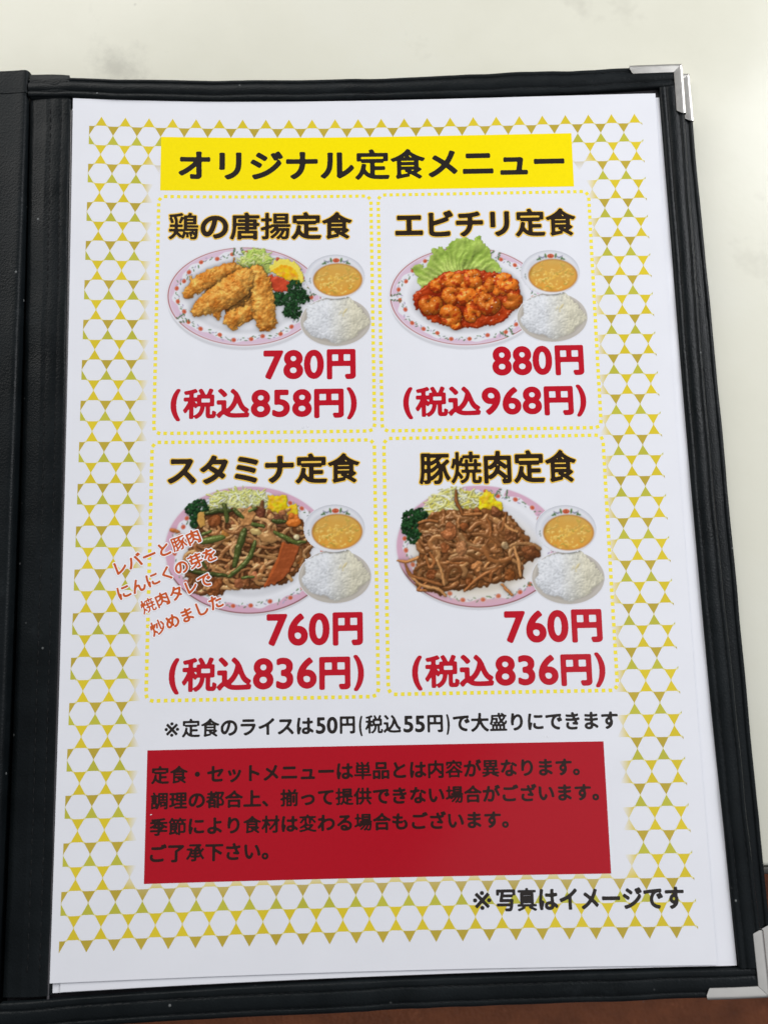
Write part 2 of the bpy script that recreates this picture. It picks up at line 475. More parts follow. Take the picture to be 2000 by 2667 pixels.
# ------------------------------------------------------------------ printed food photographs
class Pic:
    """a small picture painted in local units and printed as coloured mesh on the page"""
    def __init__(s, x0, y0, x1, y1, k, seed=1):
        s.x0, s.y0, s.k = x0, y0, k
        s.W = int((x1 - x0) * k); s.H = int((y1 - y0) * k)
        s.W += s.W % 2; s.H += s.H % 2
        s.C = np.full((s.H, s.W, 3), 250.); s.Z = np.full((s.H, s.W), -60.); s.I = np.full((s.H, s.W), -1)
        s.B = np.zeros((s.H, s.W)); s.G = np.zeros((s.H, s.W)); s.Fl = np.ones((s.H, s.W))
        Y, X = np.mgrid[0:s.H, 0:s.W]; s.X = (X + .5) / k + x0; s.Y = (Y + .5) / k + y0
        s.r = np.random.default_rng(seed)
    def noise(s, sc):
        n = fblur(s.r.standard_normal((s.H, s.W)), max(.5, sc * s.k)); return n / (n.std() + 1e-9)
    def box(s, x0, x1, y0, y1):
        a = max(0, int((x0 - s.x0) * s.k) - 1); b_ = min(s.W, int((x1 - s.x0) * s.k) + 2)
        c = max(0, int((y0 - s.y0) * s.k) - 1); d = min(s.H, int((y1 - s.y0) * s.k) + 2)
        return slice(c, max(c, d)), slice(a, max(a, b_))
    def splat(s, cx, cy, rx, ry, ang, z0, h, col, id_, bmp=0., gloss=0.):
        m = max(rx, ry); sl = s.box(cx - m, cx + m, cy - m, cy + m)
        X, Y = s.X[sl] - cx, s.Y[sl] - cy
        if X.size == 0: return
        ca, sa = math.cos(ang), math.sin(ang)
        q = ((X * ca + Y * sa) / rx) ** 2 + ((-X * sa + Y * ca) / ry) ** 2
        z = z0 + h * np.sqrt(np.clip(1 - q, 0, 1))
        ok = (q < 1) & (z > s.Z[sl])
        s.Z[sl][ok] = z[ok]; s.C[sl][ok] = col; s.I[sl][ok] = id_; s.B[sl][ok] = bmp; s.G[sl][ok] = gloss; s.Fl[sl][ok] = 0
    def tube(s, pts, rad, z0, col, id_, bmp=0., gloss=0., hk=1., zs=None):
        p = np.array(pts, float); n = len(p)
        L = np.hypot(*np.diff(p, axis=0).T).sum()
        rad = np.interp(np.linspace(0, 1, n), np.linspace(0, 1, len(np.atleast_1d(rad))), np.atleast_1d(rad)).astype(float)
        zz = np.zeros(n) if zs is None else np.array(zs, float)
        N = max(4, int(L / (max(2.5, rad.min() * .35))))
        for t in np.linspace(0, n - 1.0001, N):
            i = int(t); f = t - i
            p0, p1, p2, p3 = p[max(0, i - 1)], p[i], p[min(n - 1, i + 1)], p[min(n - 1, i + 2)]
            q = .5 * (2 * p1 + (p2 - p0) * f + (2 * p0 - 5 * p1 + 4 * p2 - p3) * f * f + (3 * p1 - p0 - 3 * p2 + p3) * f ** 3)
            r = rad[i] + (rad[min(n - 1, i + 1)] - rad[i]) * f
            z = zz[i] + (zz[min(n - 1, i + 1)] - zz[i]) * f
            s.splat(q[0], q[1], r, r, 0, z0 + z, r * hk, col, id_, bmp, gloss)
    def inside(s, poly, sl):
        X, Y = s.X[sl], s.Y[sl]; r = np.zeros(X.shape, bool); n = len(poly)
        for i in range(n):
            (xa, ya), (xb, yb) = poly[i], poly[(i + 1) % n]
            if ya == yb: continue
            c = (ya > Y) != (yb > Y)
            r ^= c & (X < (xb - xa) * (Y - ya) / (yb - ya) + xa)
        return r
    def poly(s, poly, z, col, id_, bmp=0., gloss=0., jag=0., fl=0, dome=0., zmap=None):
        xs = [a for a, _ in poly]; ys = [c for _, c in poly]
        sl = s.box(min(xs) - 10, max(xs) + 10, min(ys) - 10, max(ys) + 10)
        if jag:
            X0, Y0 = s.X, s.Y
            s.X = s.X + jag * s.noise(7); s.Y = s.Y + jag * s.noise(7)
            m = s.inside(poly, sl); s.X, s.Y = X0, Y0
        else:
            m = s.inside(poly, sl)
        zz = np.full(m.shape, float(z))
        if dome: zz = z + dome * np.sqrt(np.clip(fblur(m.astype(float), dome * .5 * s.k) * 2 - 1, 0, 1))
        if zmap is not None: zz = zz + zmap[sl]
        ok = m & (zz > s.Z[sl])
        c = col[sl][ok] if isinstance(col, np.ndarray) and col.ndim == 3 else col
        s.Z[sl][ok] = zz[ok]; s.C[sl][ok] = c; s.I[sl][ok] = id_; s.B[sl][ok] = bmp; s.G[sl][ok] = gloss; s.Fl[sl][ok] = fl
    def paint(s, mask_alpha, col):
        a = np.clip(mask_alpha, 0, 1)[..., None]; s.C[:] = s.C * (1 - a) + np.asarray(col, float) * a
    def dot(s, cx, cy, rx, ry, ang, col, only):
        m = max(rx, ry) + 2; sl = s.box(cx - m, cx + m, cy - m, cy + m)
        X, Y = s.X[sl] - cx, s.Y[sl] - cy
        if X.size == 0: return
        ca, sa = math.cos(ang), math.sin(ang)
        q = np.sqrt(((X * ca + Y * sa) / rx) ** 2 + ((-X * sa + Y * ca) / ry) ** 2)
        a = np.clip((1 - q) * min(rx, ry) * .7 + .5, 0, 1) * (s.I[sl] == only)
        s.C[sl] = s.C[sl] * (1 - a[..., None]) + np.array(col, float) * a[..., None]
    def base(s):
        s.keep = (s.C.copy(), s.Z.copy(), s.I.copy(), s.B.copy(), s.G.copy(), s.Fl.copy())
    def warp(s, amp, sc):
        """roughen the outlines of the food against the plate"""
        a = amp * s.k; H_, W_ = s.H, s.W
        dx = a * (.75 * s.noise(sc) + .45 * s.noise(sc * .4)); dy = a * (.75 * s.noise(sc) + .45 * s.noise(sc * .4))
        yy, xx = np.mgrid[0:H_, 0:W_]
        yi = np.clip((yy + dy).round().astype(int), 0, H_ - 1); xi = np.clip((xx + dx).round().astype(int), 0, W_ - 1)
        now = [q[yi, xi] for q in (s.C, s.Z, s.I, s.B, s.G, s.Fl)]
        f = now[2] > 0
        out = [k.copy() for k in s.keep]
        for o_, n_ in zip(out, now): o_[f] = n_[f]
        s.C, s.Z, s.I, s.B, s.G, s.Fl = out
    def shade(s, amb=.62, dif=.52, ao=.03, aos=14, soft=1.25):
        bn = .12 * s.noise(3) + .45 * s.noise(7) + 1.0 * s.noise(16)
        Z = s.Z + s.B * bn
        Zs = fblur(Z, 1.0)
        gy, gx = np.gradient(Zs); gx *= s.k; gy *= s.k
        n = np.stack([-gx, -gy, np.full_like(gx, 1.)], -1); n /= np.linalg.norm(n, axis=-1, keepdims=True)
        L = np.array([-.35, -.62, .70]); L /= np.linalg.norm(L)
        d = np.clip(n @ L, 0, 1)
        d1 = np.clip(fblur(np.maximum(Z, -5), aos * s.k) - np.maximum(Z, -5), 0, None)
        d2 = np.clip(fblur(np.maximum(Z, -5), aos * .3 * s.k) - np.maximum(Z, -5), 0, None)
        occ = 1 / (1 + ao * d1 + ao * 1.5 * d2)
        sh = (amb + dif * d / .72 * .8) * occ
        sh = sh * (1 - s.Fl) + s.Fl * (1 - .5 * (1 - occ))
        out = s.C * sh[..., None]
        # warm highlights on glossy food, painted into the picture's colours
        Hv = L + np.array([0, 0, 1]); Hv /= np.linalg.norm(Hv)
        sp = np.clip(n @ Hv, 0, 1) ** 40 * s.G
        out = out + sp[..., None] * np.array([255, 245, 225])
        out = fblur(np.clip(out, 0, 255), soft)
        s.O = np.clip(out, 0, 255)
    def emit(s, names, fx, parent, z, shift=(0, 0)):
        """names: {id: part name}; fx maps local units to page mm"""
        H2, W2 = s.H // 2, s.W // 2
        def ds(a): return a.reshape(H2, 2, W2, 2, *a.shape[2:]).mean((1, 3))
        cov = (s.I >= 0).astype(float)
        O = s.O * cov[..., None] + np.array([247., 247., 251.]) * (1 - cov[..., None])
        C = lin(ds(O)) * np.array([.83, .835, .86])
        I = s.I.reshape(H2, 2, W2, 2).transpose(0, 2, 1, 3).reshape(H2, W2, 4).max(-1)
        gx = ds(s.X); gy = ds(s.Y)
        mx_, my_ = fx(gx, gy)
        V = page(mx_.ravel() + shift[0], my_.ravel() + shift[1], z * INK)
        f = grid_faces(H2, W2, True)
        fi = I.ravel()[f].max(-1)
        res = {}
        for id_, nm in names.items():
            q = f[fi == id_]
            if len(q): res[nm] = build(nm, V, [(q[:, ::-1] if FLIP else q, 0)], m_print, parent, colors=C.reshape(-1, 3))
        return res


FLIP = False


def plate(P, cx, cy, a, b_, style, gaps, seed):
    """oval plate with a pink rim, vine and flower border; id 0"""
    r = np.random.default_rng(seed)
    X, Y = P.X - cx, P.Y - cy
    for off, colr in ((30 if style == 1 else 24, (226, 226, 230)), (12, (240, 240, 243))):
        q = np.hypot(X / (a * .985), (Y - off) / (b_ * .985)); m = q < 1
        P.C[m] = colr; P.I[m] = 0; P.Z[m] = -4
    q = np.hypot(X / a, Y / b_); th = np.arctan2(Y / b_, X / a); m = q < 1
    P.I[m] = 0; P.Z[m] = 0; P.C[m] = (245, 245, 248)
    P.C[m] -= (10 * np.exp(-((q[m] - .70) / .05) ** 2) * (1 + .6 * np.sin(th[m])))[:, None]
    P.C[m] += (5 * np.exp(-((q[m] - .78) / .03) ** 2))[:, None]
    gap = np.zeros_like(q)
    for g in gaps:
        d = np.abs((th - g + math.pi) % (2 * math.pi) - math.pi); gap = np.maximum(gap, np.clip((.035 - d) / .01, 0, 1))
    ph = r.uniform(0, 6)
    inner = .885 + .028 * np.sin(th * 9 + ph) + .012 * np.sin(th * 23)
    outer = .962 if style == 1 else .992
    bw = 90
    pk = np.clip((q - inner) * bw, 0, 1) * np.clip((outer - q) * bw, 0, 1) * (1 - gap)
    P.paint(pk * m, (234, 206, 224) if style == 1 else (230, 184, 204))
    if style == 1:
        rl = np.clip(1 - np.abs(q - .973) * 130, 0, 1) * (1 - gap)
        P.paint(np.clip(rl * 1.6, 0, 1) * m, (168, 62, 66))
    else:
        rl = np.clip(1 - np.abs(q - .992) * 110, 0, 1) * np.clip(np.sin(th) * 3 - .6, 0, 1)
        P.paint(np.clip(rl * 1.6, 0, 1) * m, (120, 52, 48))
    N = 25
    for i in range(N):
        t = 2 * math.pi * (i + r.uniform(-.2, .2)) / N
        rr = .855 + .03 * math.sin(i * 2.1) + (.02 if style == 2 else 0)
        x, y = cx + a * rr * math.cos(t), cy + b_ * rr * math.sin(t)
        tg = math.atan2(b_ * math.cos(t), -a * math.sin(t))
        for k in range(5):      # a curling stem with leaves towards the next flower
            u = t + (k + 1) * 2 * math.pi / N / 6.5
            r2 = rr + .028 * math.sin(k * 2.3 + i)
            xx, yy = cx + a * r2 * math.cos(u), cy + b_ * r2 * math.sin(u)
            c = [(132, 156, 124), (168, 172, 172), (190, 178, 204), (112, 138, 108)][(k + i) % 4]
            P.dot(xx, yy, r.uniform(8, 14), r.uniform(3, 5), tg + r.uniform(-1.1, 1.1), c, 0)
        if style == 2 or i % 2:
            P.dot(x, y, 21, 19, tg, (222, 206, 226), 0)
        P.dot(x, y, 17, 15, tg, (226, 124, 88), 0); P.dot(x + 2, y + 1, 8, 6, tg, (204, 82, 62), 0)
    for g in gaps:
        for sg in (-1, 1):
            for k in range(4):
                t = g + sg * (.045 + .012 * k); rr = .96 - .035 * k
                P.dot(cx + a * rr * math.cos(t), cy + b_ * rr * math.sin(t), 12, 5, r.uniform(0, 3), (96, 130, 92), 0)


def parsley(P, blobs, id_, z=30):
    r = P.r
    for cx, cy, R_ in blobs:
        for _ in range(int(R_ * 2.2)):
            t = r.uniform(0, 6.28); q = R_ * math.sqrt(r.uniform(0, 1))
            s = r.uniform(6, 12); g = r.uniform(.55, 1.25)
            P.splat(cx + q * math.cos(t), cy + q * math.sin(t), s, s * r.uniform(.6, 1), r.uniform(0, 3), z + 26 * (1 - (q / R_) ** 2) + r.uniform(-8, 6), s,
                    np.array((38, 76, 40)) * g, id_, 1.2, .05)


def shreds(P, region, n, id_, cols, z=16, rad=(3.5, 7), ln=(40, 95)):
    r = P.r; xs = [p[0] for p in region]; ys = [p[1] for p in region]
    c = 0
    while c < n:
        x, y = r.uniform(min(xs), max(xs)), r.uniform(min(ys), max(ys))
        sl = P.box(x, x, y, y)
        if not P.inside(region, sl).any(): continue
        c += 1
        a = r.uniform(0, 6.28); L = r.uniform(*ln); bnd = r.uniform(-.5, .5)
        p = [(x + L * (t - .5) * math.cos(a + bnd * t), y + L * (t - .5) * .7 * math.sin(a + bnd * t)) for t in (0, .33, .66, 1)]
        P.tube(p, r.uniform(*rad), z + r.uniform(-3, 5), np.array(cols[r.integers(len(cols))]) * r.uniform(.94, 1.04), id_, .3, .06, .7)


def noodles(P, region, n, id_, cols, z=20, rad=(7, 11), ln=(120, 240), curl=1.6, dome=None, gloss=.22, keep=4):
    r = P.r; xs = [p[0] for p in region]; ys = [p[1] for p in region]
    cx, cy = (min(xs) + max(xs)) / 2, (min(ys) + max(ys)) / 2; A, B = (max(xs) - min(xs)) / 2, (max(ys) - min(ys)) / 2
    c = 0
    while c < n:
        x, y = r.uniform(min(xs), max(xs)), r.uniform(min(ys), max(ys))
        sl = P.box(x, x, y, y)
        if not P.inside(region, sl).any(): continue
        a = r.uniform(0, 6.28); L = r.uniform(*ln); k = r.uniform(-curl, curl)
        pts = []; px, py = x, y
        for t in range(6):
            pts.append((px, py)); px += L / 5 * math.cos(a); py += L / 5 * .8 * math.sin(a); a += k * .55 + r.uniform(-.3, .3)
        okn = sum(P.inside(region, P.box(q[0], q[0], q[1], q[1])).any() for q in pts)
        if okn < keep: continue
        c += 1
        zc = [(dome or 0) * max(0, 1 - ((q[0] - cx) / A) ** 2 - ((q[1] - cy) / B) ** 2) for q in pts]
        P.tube(pts, r.uniform(*rad), z + r.uniform(-10, 14), np.array(cols[r.integers(len(cols))]) * r.uniform(.80, 1.12), id_, .35, gloss * 2.0, .5, zc)


def mound(P, region, z, dome, col, id_, bmp=3, jag=4):
    P.poly(region, z, col, id_, bmp, .1, jag, 0, dome)


def chunk(P, cx, cy, R_, col, id_, z=40, bmp=4, gloss=.15, asp=1.):
    r = P.r
    for _ in range(7):
        t = r.uniform(0, 6.28); q = R_ * .45 * r.uniform(0, 1); s = R_ * r.uniform(.5, .75)
        P.splat(cx + q * math.cos(t), cy + q * math.sin(t) * asp, s, s * .8 * asp, r.uniform(0, 3), z, s * .5, np.array(col) * r.uniform(.92, 1.08), id_, bmp, gloss)


def dish_a():
    P = Pic(20, 40, 1240, 850, .6, 3)
    plate(P, 620, 432, 583, 373, 1, (-1.66, 2.62, -.1), 5)
    P.base()
    ph = [(590, 190), (620, 130), (690, 90), (750, 85), (800, 130), (815, 190), (800, 260), (740, 250), (640, 215)]
    P.poly(ph, 8, (216, 226, 140), 1, 2, 0, 6)
    shreds(P, ph, 170, 1, [(214, 226, 120), (196, 214, 110), (232, 236, 176), (176, 204, 96)], 10)
    # lemon wedge: rind, pith, flesh
    def arc(cx, cy, rx, ry, a0, a1): return [(cx + rx * math.cos(t), cy + ry * math.sin(t)) for t in np.linspace(a0, a1, 30)]
    P.poly(arc(920, 300, 140, 148, -2.6, .35), 22, (246, 226, 96), 2, .4, .1, 0, 0, 4)
    P.poly(arc(916, 305, 126, 132, -2.6, .35), 25, (250, 240, 190), 2, .3)
    seg = np.stack([246 + 0 * P.X, 196 + 14 * P.noise(9), 44 + 12 * P.noise(9)], -1)
    P.poly(arc(912, 312, 112, 116, -2.6, .35), 27, seg, 2, .8, .15)
    P.poly([(780, 285), (850, 275), (930, 310), (970, 345), (950, 400), (900, 400), (800, 385)], 32, (206, 74, 44), 3, 1.5, .25, 2, 0, 8)
    P.poly([(800, 300), (860, 320), (930, 360), (900, 395), (810, 380)], 36, (188, 52, 40), 3, 2.5, .3, 3)
    parsley(P, [(872, 455, 52), (1000, 380, 66), (1050, 440, 52), (960, 470, 55), (985, 545, 60), (930, 560, 20)], 4)
    w = np.clip(.5 + .28 * P.noise(16) + .18 * P.noise(6), 0, 1)[..., None]
    batter = np.array((202, 120, 40)) * (1 - w) + np.array((240, 178, 84)) * w
    def piece(pts, rad, z, tint=1.):
        before = P.Z.copy(); P.tube(pts, rad, z, (0, 0, 0), 5, 3.4, .16, .62)
        m = P.Z > before + 1e-6; P.C[m] = (batter * tint)[m]
    piece([(300, 500), (360, 420), (420, 380)], (38, 44, 40), 14, .82)
    piece([(520, 540), (600, 460), (660, 380), (680, 300)], (50, 60, 50, 40), 12, .66)
    piece([(560, 590), (640, 560), (660, 500)], (56, 62, 50), 16, .85)
    piece([(185, 425), (250, 365), (330, 315), (420, 268), (500, 232), (548, 212)], (32, 54, 66, 62, 50, 30), 40)
    piece([(222, 290), (250, 340)], (9, 26), 50)
    piece([(546, 150), (540, 180), (535, 225)], (6, 9, 22), 60, .9)
    piece([(490, 215), (530, 210), (600, 240)], (20, 34, 30), 46, .92)
    piece([(700, 240), (738, 330), (755, 440), (762, 540), (782, 618)], (50, 74, 86, 92, 78), 38)
    piece([(500, 605), (550, 595), (630, 560)], (40, 70, 60), 34); piece([(530, 640), (550, 672)], (34, 14), 40)
    piece([(265, 545), (330, 500), (420, 455), (520, 390), (600, 320), (638, 268)], (40, 72, 98, 106, 88, 50), 62)
    piece([(400, 520), (425, 590)], (50, 24), 58); piece([(280, 555), (262, 575)], (28, 14), 56)
    for _ in range(130):   # crumbs of batter along the pieces
        m = np.argwhere(P.I == 5); y, x = m[P.r.integers(len(m))]
        P.splat(P.X[y, x], P.Y[y, x], P.r.uniform(4, 10), P.r.uniform(4, 8), P.r.uniform(0, 3), P.Z[y, x] - 3, 5, np.array((224, 152, 58)) * P.r.uniform(.86, 1.12), 5, 3, .15)
    P.warp(5.5, 9)
    P.shade(.66, .46, .016, 22)
    return P, {0: 'plate', 1: 'shredded_cabbage', 2: 'lemon_wedge', 3: 'tomato_wedge', 4: 'parsley', 5: 'fried_chicken'}


def dish_b():
    P = Pic(15, 20, 1260, 935, .6, 4)
    plate(P, 635, 505, 600, 385, 1, (3.1, -1.15, .95), 8)
    P.base()
    lp = [(205, 290), (240, 275), (290, 262), (305, 300), (345, 240), (362, 175), (365, 130), (400, 138), (440, 132), (470, 152), (505, 88), (560, 58), (590, 70), (620, 45),
          (680, 68), (735, 40), (770, 90), (815, 130), (830, 200), (885, 260), (918, 320), (800, 345), (500, 345), (400, 380), (300, 460), (285, 430), (255, 400), (262, 360), (225, 330)]
    ang = np.arctan2(P.Y - 420, P.X - 560)
    vein = np.sin(ang * 34 + 1.3 * P.noise(22)) * .5 + .5
    v = np.clip(.35 + .16 * P.noise(38) + .35 * vein * np.clip((P.Y - 60) / 300, 0, 1), 0, 1)[..., None]
    lc = np.array((136, 172, 60)) * (1 - v) + np.array((216, 226, 136)) * v
    P.poly(lp, 12, lc, 1, 1.0, .10, 5, 0, 0, 3.5 * vein + 7 * P.noise(26))
    sp = [(220, 530), (240, 490), (300, 440), (390, 370), (470, 320), (600, 308), (700, 300), (770, 318), (860, 325), (960, 330), (1030, 390), (1055, 470), (1045, 580),
          (960, 670), (850, 730), (700, 752), (560, 752), (450, 735), (330, 680), (250, 605)]
    w = np.clip(.5 + .4 * P.noise(20), 0, 1)[..., None]
    P.poly(sp, 24, np.array((150, 40, 14)) * (1 - w) + np.array((196, 70, 24)) * w, 2, 1.4, .4, 4, 0, 16)
    r = P.r
    for x, y, R_, ph in [(420, 425, 56, 2), (530, 375, 72, 0), (690, 368, 74, 1), (845, 425, 62, 2.6), (940, 400, 88, .6), (525, 500, 70, 1.5), (655, 535, 82, 3.4), (800, 560, 86, .3),
                         (980, 540, 74, 5), (352, 562, 82, .1), (690, 640, 66, 2), (505, 665, 84, 4.2), (555, 718, 46, 1), (900, 470, 50, 3), (600, 440, 46, 5), (760, 470, 46, 2)]:
        R_ *= 1.16
        pts = [(x + R_ * .50 * math.cos(ph + t), y + R_ * .42 * math.sin(ph + t)) for t in np.linspace(0, 4.6, 9)]
        base = np.array((226, 118, 36)) * r.uniform(.86, 1.1)
        P.tube(pts, (R_ * .56, R_ * .54, R_ * .42, R_ * .26), 30 + (y - 350) * .06, base, 3, 1.3, .34, .8)
        for t in np.linspace(.4, 4.2, 7):      # the segments of the shrimp's back
            P.dot(x + R_ * .8 * math.cos(ph + t), y + R_ * .72 * math.sin(ph + t), 4, R_ * .16, ph + t + 1.57, np.array((196, 74, 20)), 3)
    sauce = fblur((P.noise(13) > .75).astype(float), 1.0)
    sm_ = ((P.I == 3) | (P.I == 2)); P.paint(sauce * .75 * sm_, (166, 48, 14))
    for _ in range(150):      # chopped aromatics and glints in the sauce
        m = np.argwhere(sm_); y, x = m[r.integers(len(m))]
        c = [(226, 140, 90), (190, 60, 24), (240, 190, 150), (120, 30, 14)][r.integers(4)]
        P.splat(P.X[y, x], P.Y[y, x], r.uniform(3, 8), r.uniform(2.5, 5), r.uniform(0, 3), P.Z[y, x] - 1, 4, c, P.I[y, x], 1, .7)
    P.splat(640, 440, 46, 20, .1, 30, 10, (104, 40, 20), 2, 3, .5)
    P.warp(2.5, 9)
    P.shade(.66, .46, .014, 20)
    return P, {0: 'plate', 1: 'lettuce_leaf', 2: 'chilli_sauce', 3: 'shrimp'}


def dish_c():
    P = Pic(55, 20, 1320, 1000, .6, 6)
    plate(P, 685, 500, 610, 462, 2, (), 12)
    P.base()
    P.poly([(370, 210), (420, 110), (520, 75), (680, 70), (800, 90), (860, 150), (850, 250), (600, 250), (400, 240)], 4, (226, 224, 150), 1, 2, 0, 6)
    shreds(P, [(370, 200), (420, 110), (520, 75), (680, 70), (800, 90), (860, 150), (850, 240), (600, 240), (400, 230)], 250, 1, [(228, 230, 170), (244, 246, 226), (214, 218, 120), (234, 230, 140)], 8)
    parsley(P, [(330, 200, 66), (270, 215, 44), (300, 270, 42), (290, 320, 30)], 2, 12)
    yl = np.stack([240 + 6 * P.noise(8), 202 + 10 * P.noise(8), 36 + 14 * P.noise(8)], -1)
    for pl in ([(825, 110), (960, 105), (975, 200), (900, 240), (820, 210)], [(940, 200), (1035, 170), (1050, 260), (960, 265)]):
        P.poly(pl, 24, yl, 3, 2, .1, 4, 0, 10)
    hull = [(320, 240), (400, 215), (480, 215), (560, 200), (640, 225), (740, 190), (850, 225), (960, 250), (1080, 290), (1130, 400), (1150, 500), (1060, 640), (960, 740), (800, 775), (620, 790),
            (540, 765), (480, 830), (320, 830), (235, 700), (235, 600), (260, 500), (330, 440), (300, 340)]
    P.poly(hull, 8, (122, 74, 40), 4, 4, .15, 5, 0, 18)
    noodles(P, hull, 95, 4, [(164, 108, 62), (190, 136, 82), (142, 90, 52), (200, 152, 100), (168, 118, 72)], 26, (10, 17), (130, 260), 1.5, 30)
    r = P.r
    for _ in range(34):
        m = np.argwhere(P.I == 4); y, x = m[r.integers(len(m))]
        chunk(P, P.X[y, x], P.Y[y, x], r.uniform(22, 48), [(172, 112, 68), (150, 92, 54), (188, 122, 78), (206, 152, 98), (128, 80, 50)][r.integers(5)], 4, 34 + r.uniform(0, 16), 5, .2, .8)
    chunk(P, 430, 300, 66, (140, 78, 40), 4, 46); chunk(P, 430, 760, 90, (150, 86, 44), 4, 30, 7); chunk(P, 520, 400, 60, (186, 124, 58), 4, 44); chunk(P, 720, 680, 52, (196, 122, 80), 4, 48)
    chunk(P, 620, 740, 46, (150, 90, 56), 4, 42); chunk(P, 770, 240, 50, (110, 60, 40), 4, 44); chunk(P, 890, 290, 60, (118, 72, 50), 4, 42); chunk(P, 1040, 570, 40, (176, 104, 50), 4, 40)
    chunk(P, 1010, 290, 48, (214, 116, 44), 4, 44)
    P.poly([(318, 240), (362, 228), (372, 330), (335, 350), (312, 300)], 66, (208, 156, 78), 4, 1.5, .1, 2)
    P.poly([(630, 240), (700, 180), (740, 250), (690, 330), (620, 340)], 62, (196, 138, 82), 4, 3, .2, 3, 0, 8)
    P.splat(735, 375, 42, 26, .2, 66, 14, (206, 176, 110), 4, 1.5, .25); P.splat(815, 420, 74, 34, .25, 62, 14, (188, 138, 84), 4, 2, .3); P.splat(240, 440, 80, 34, .5, 22, 14, (212, 132, 104), 4, 3, .1)
    P.splat(150, 370, 40, 16, .3, 18, 8, (214, 128, 70), 4, 3, .1); P.splat(1030, 415, 24, 20, 0, 62, 12, (216, 196, 150), 4, 2, .3); P.splat(1010, 310, 56, 30, 0, 56, 10, (206, 110, 40), 4, 2, .2)
    for pts, R_ in [([(505, 178), (520, 240), (528, 300)], 19), ([(578, 215), (610, 245), (642, 272)], 18), ([(860, 296), (900, 300), (950, 298)], 17), ([(652, 368), (630, 440), (605, 520), (580, 622)], 27),
                    ([(728, 450), (700, 540), (640, 620), (540, 700)], 19), ([(350, 445), (430, 430), (502, 414)], 27), ([(872, 380), (940, 412), (1010, 450), (1090, 448)], 17), ([(716, 322), (790, 334)], 21),
                    ([(372, 242), (450, 226), (550, 222)], 19), ([(350, 588), (380, 640)], 15), ([(640, 705), (720, 700)], 14), ([(350, 395), (410, 372)], 17), ([(240, 640), (340, 670), (520, 690)], 18), ([(690, 225), (740, 205)], 17)]:
        P.tube(pts, (R_ * .7, R_, R_ * .9, R_ * .6), 66, np.array((92, 104, 48)) * r.uniform(.72, 1.1), 5, 1.2, .45, .9)
    P.poly([(926, 450), (985, 462), (1052, 482), (1010, 600), (960, 690), (880, 750), (790, 778), (840, 690), (890, 570)], 74, (164, 82, 42), 6, 1.5, .12, 2, 0, 6)
    P.poly([(926, 450), (945, 460), (880, 640), (800, 770), (785, 772), (830, 690), (885, 570)], 82, (188, 94, 46), 6, 1, .1, 1)
    P.warp(2.2, 9)
    P.shade(.68, .42, .011, 18, 1.5)
    return P, {0: 'plate', 1: 'shredded_cabbage', 2: 'parsley', 3: 'pickle', 4: 'stir_fry', 5: 'garlic_shoot', 6: 'carrot_slice'}


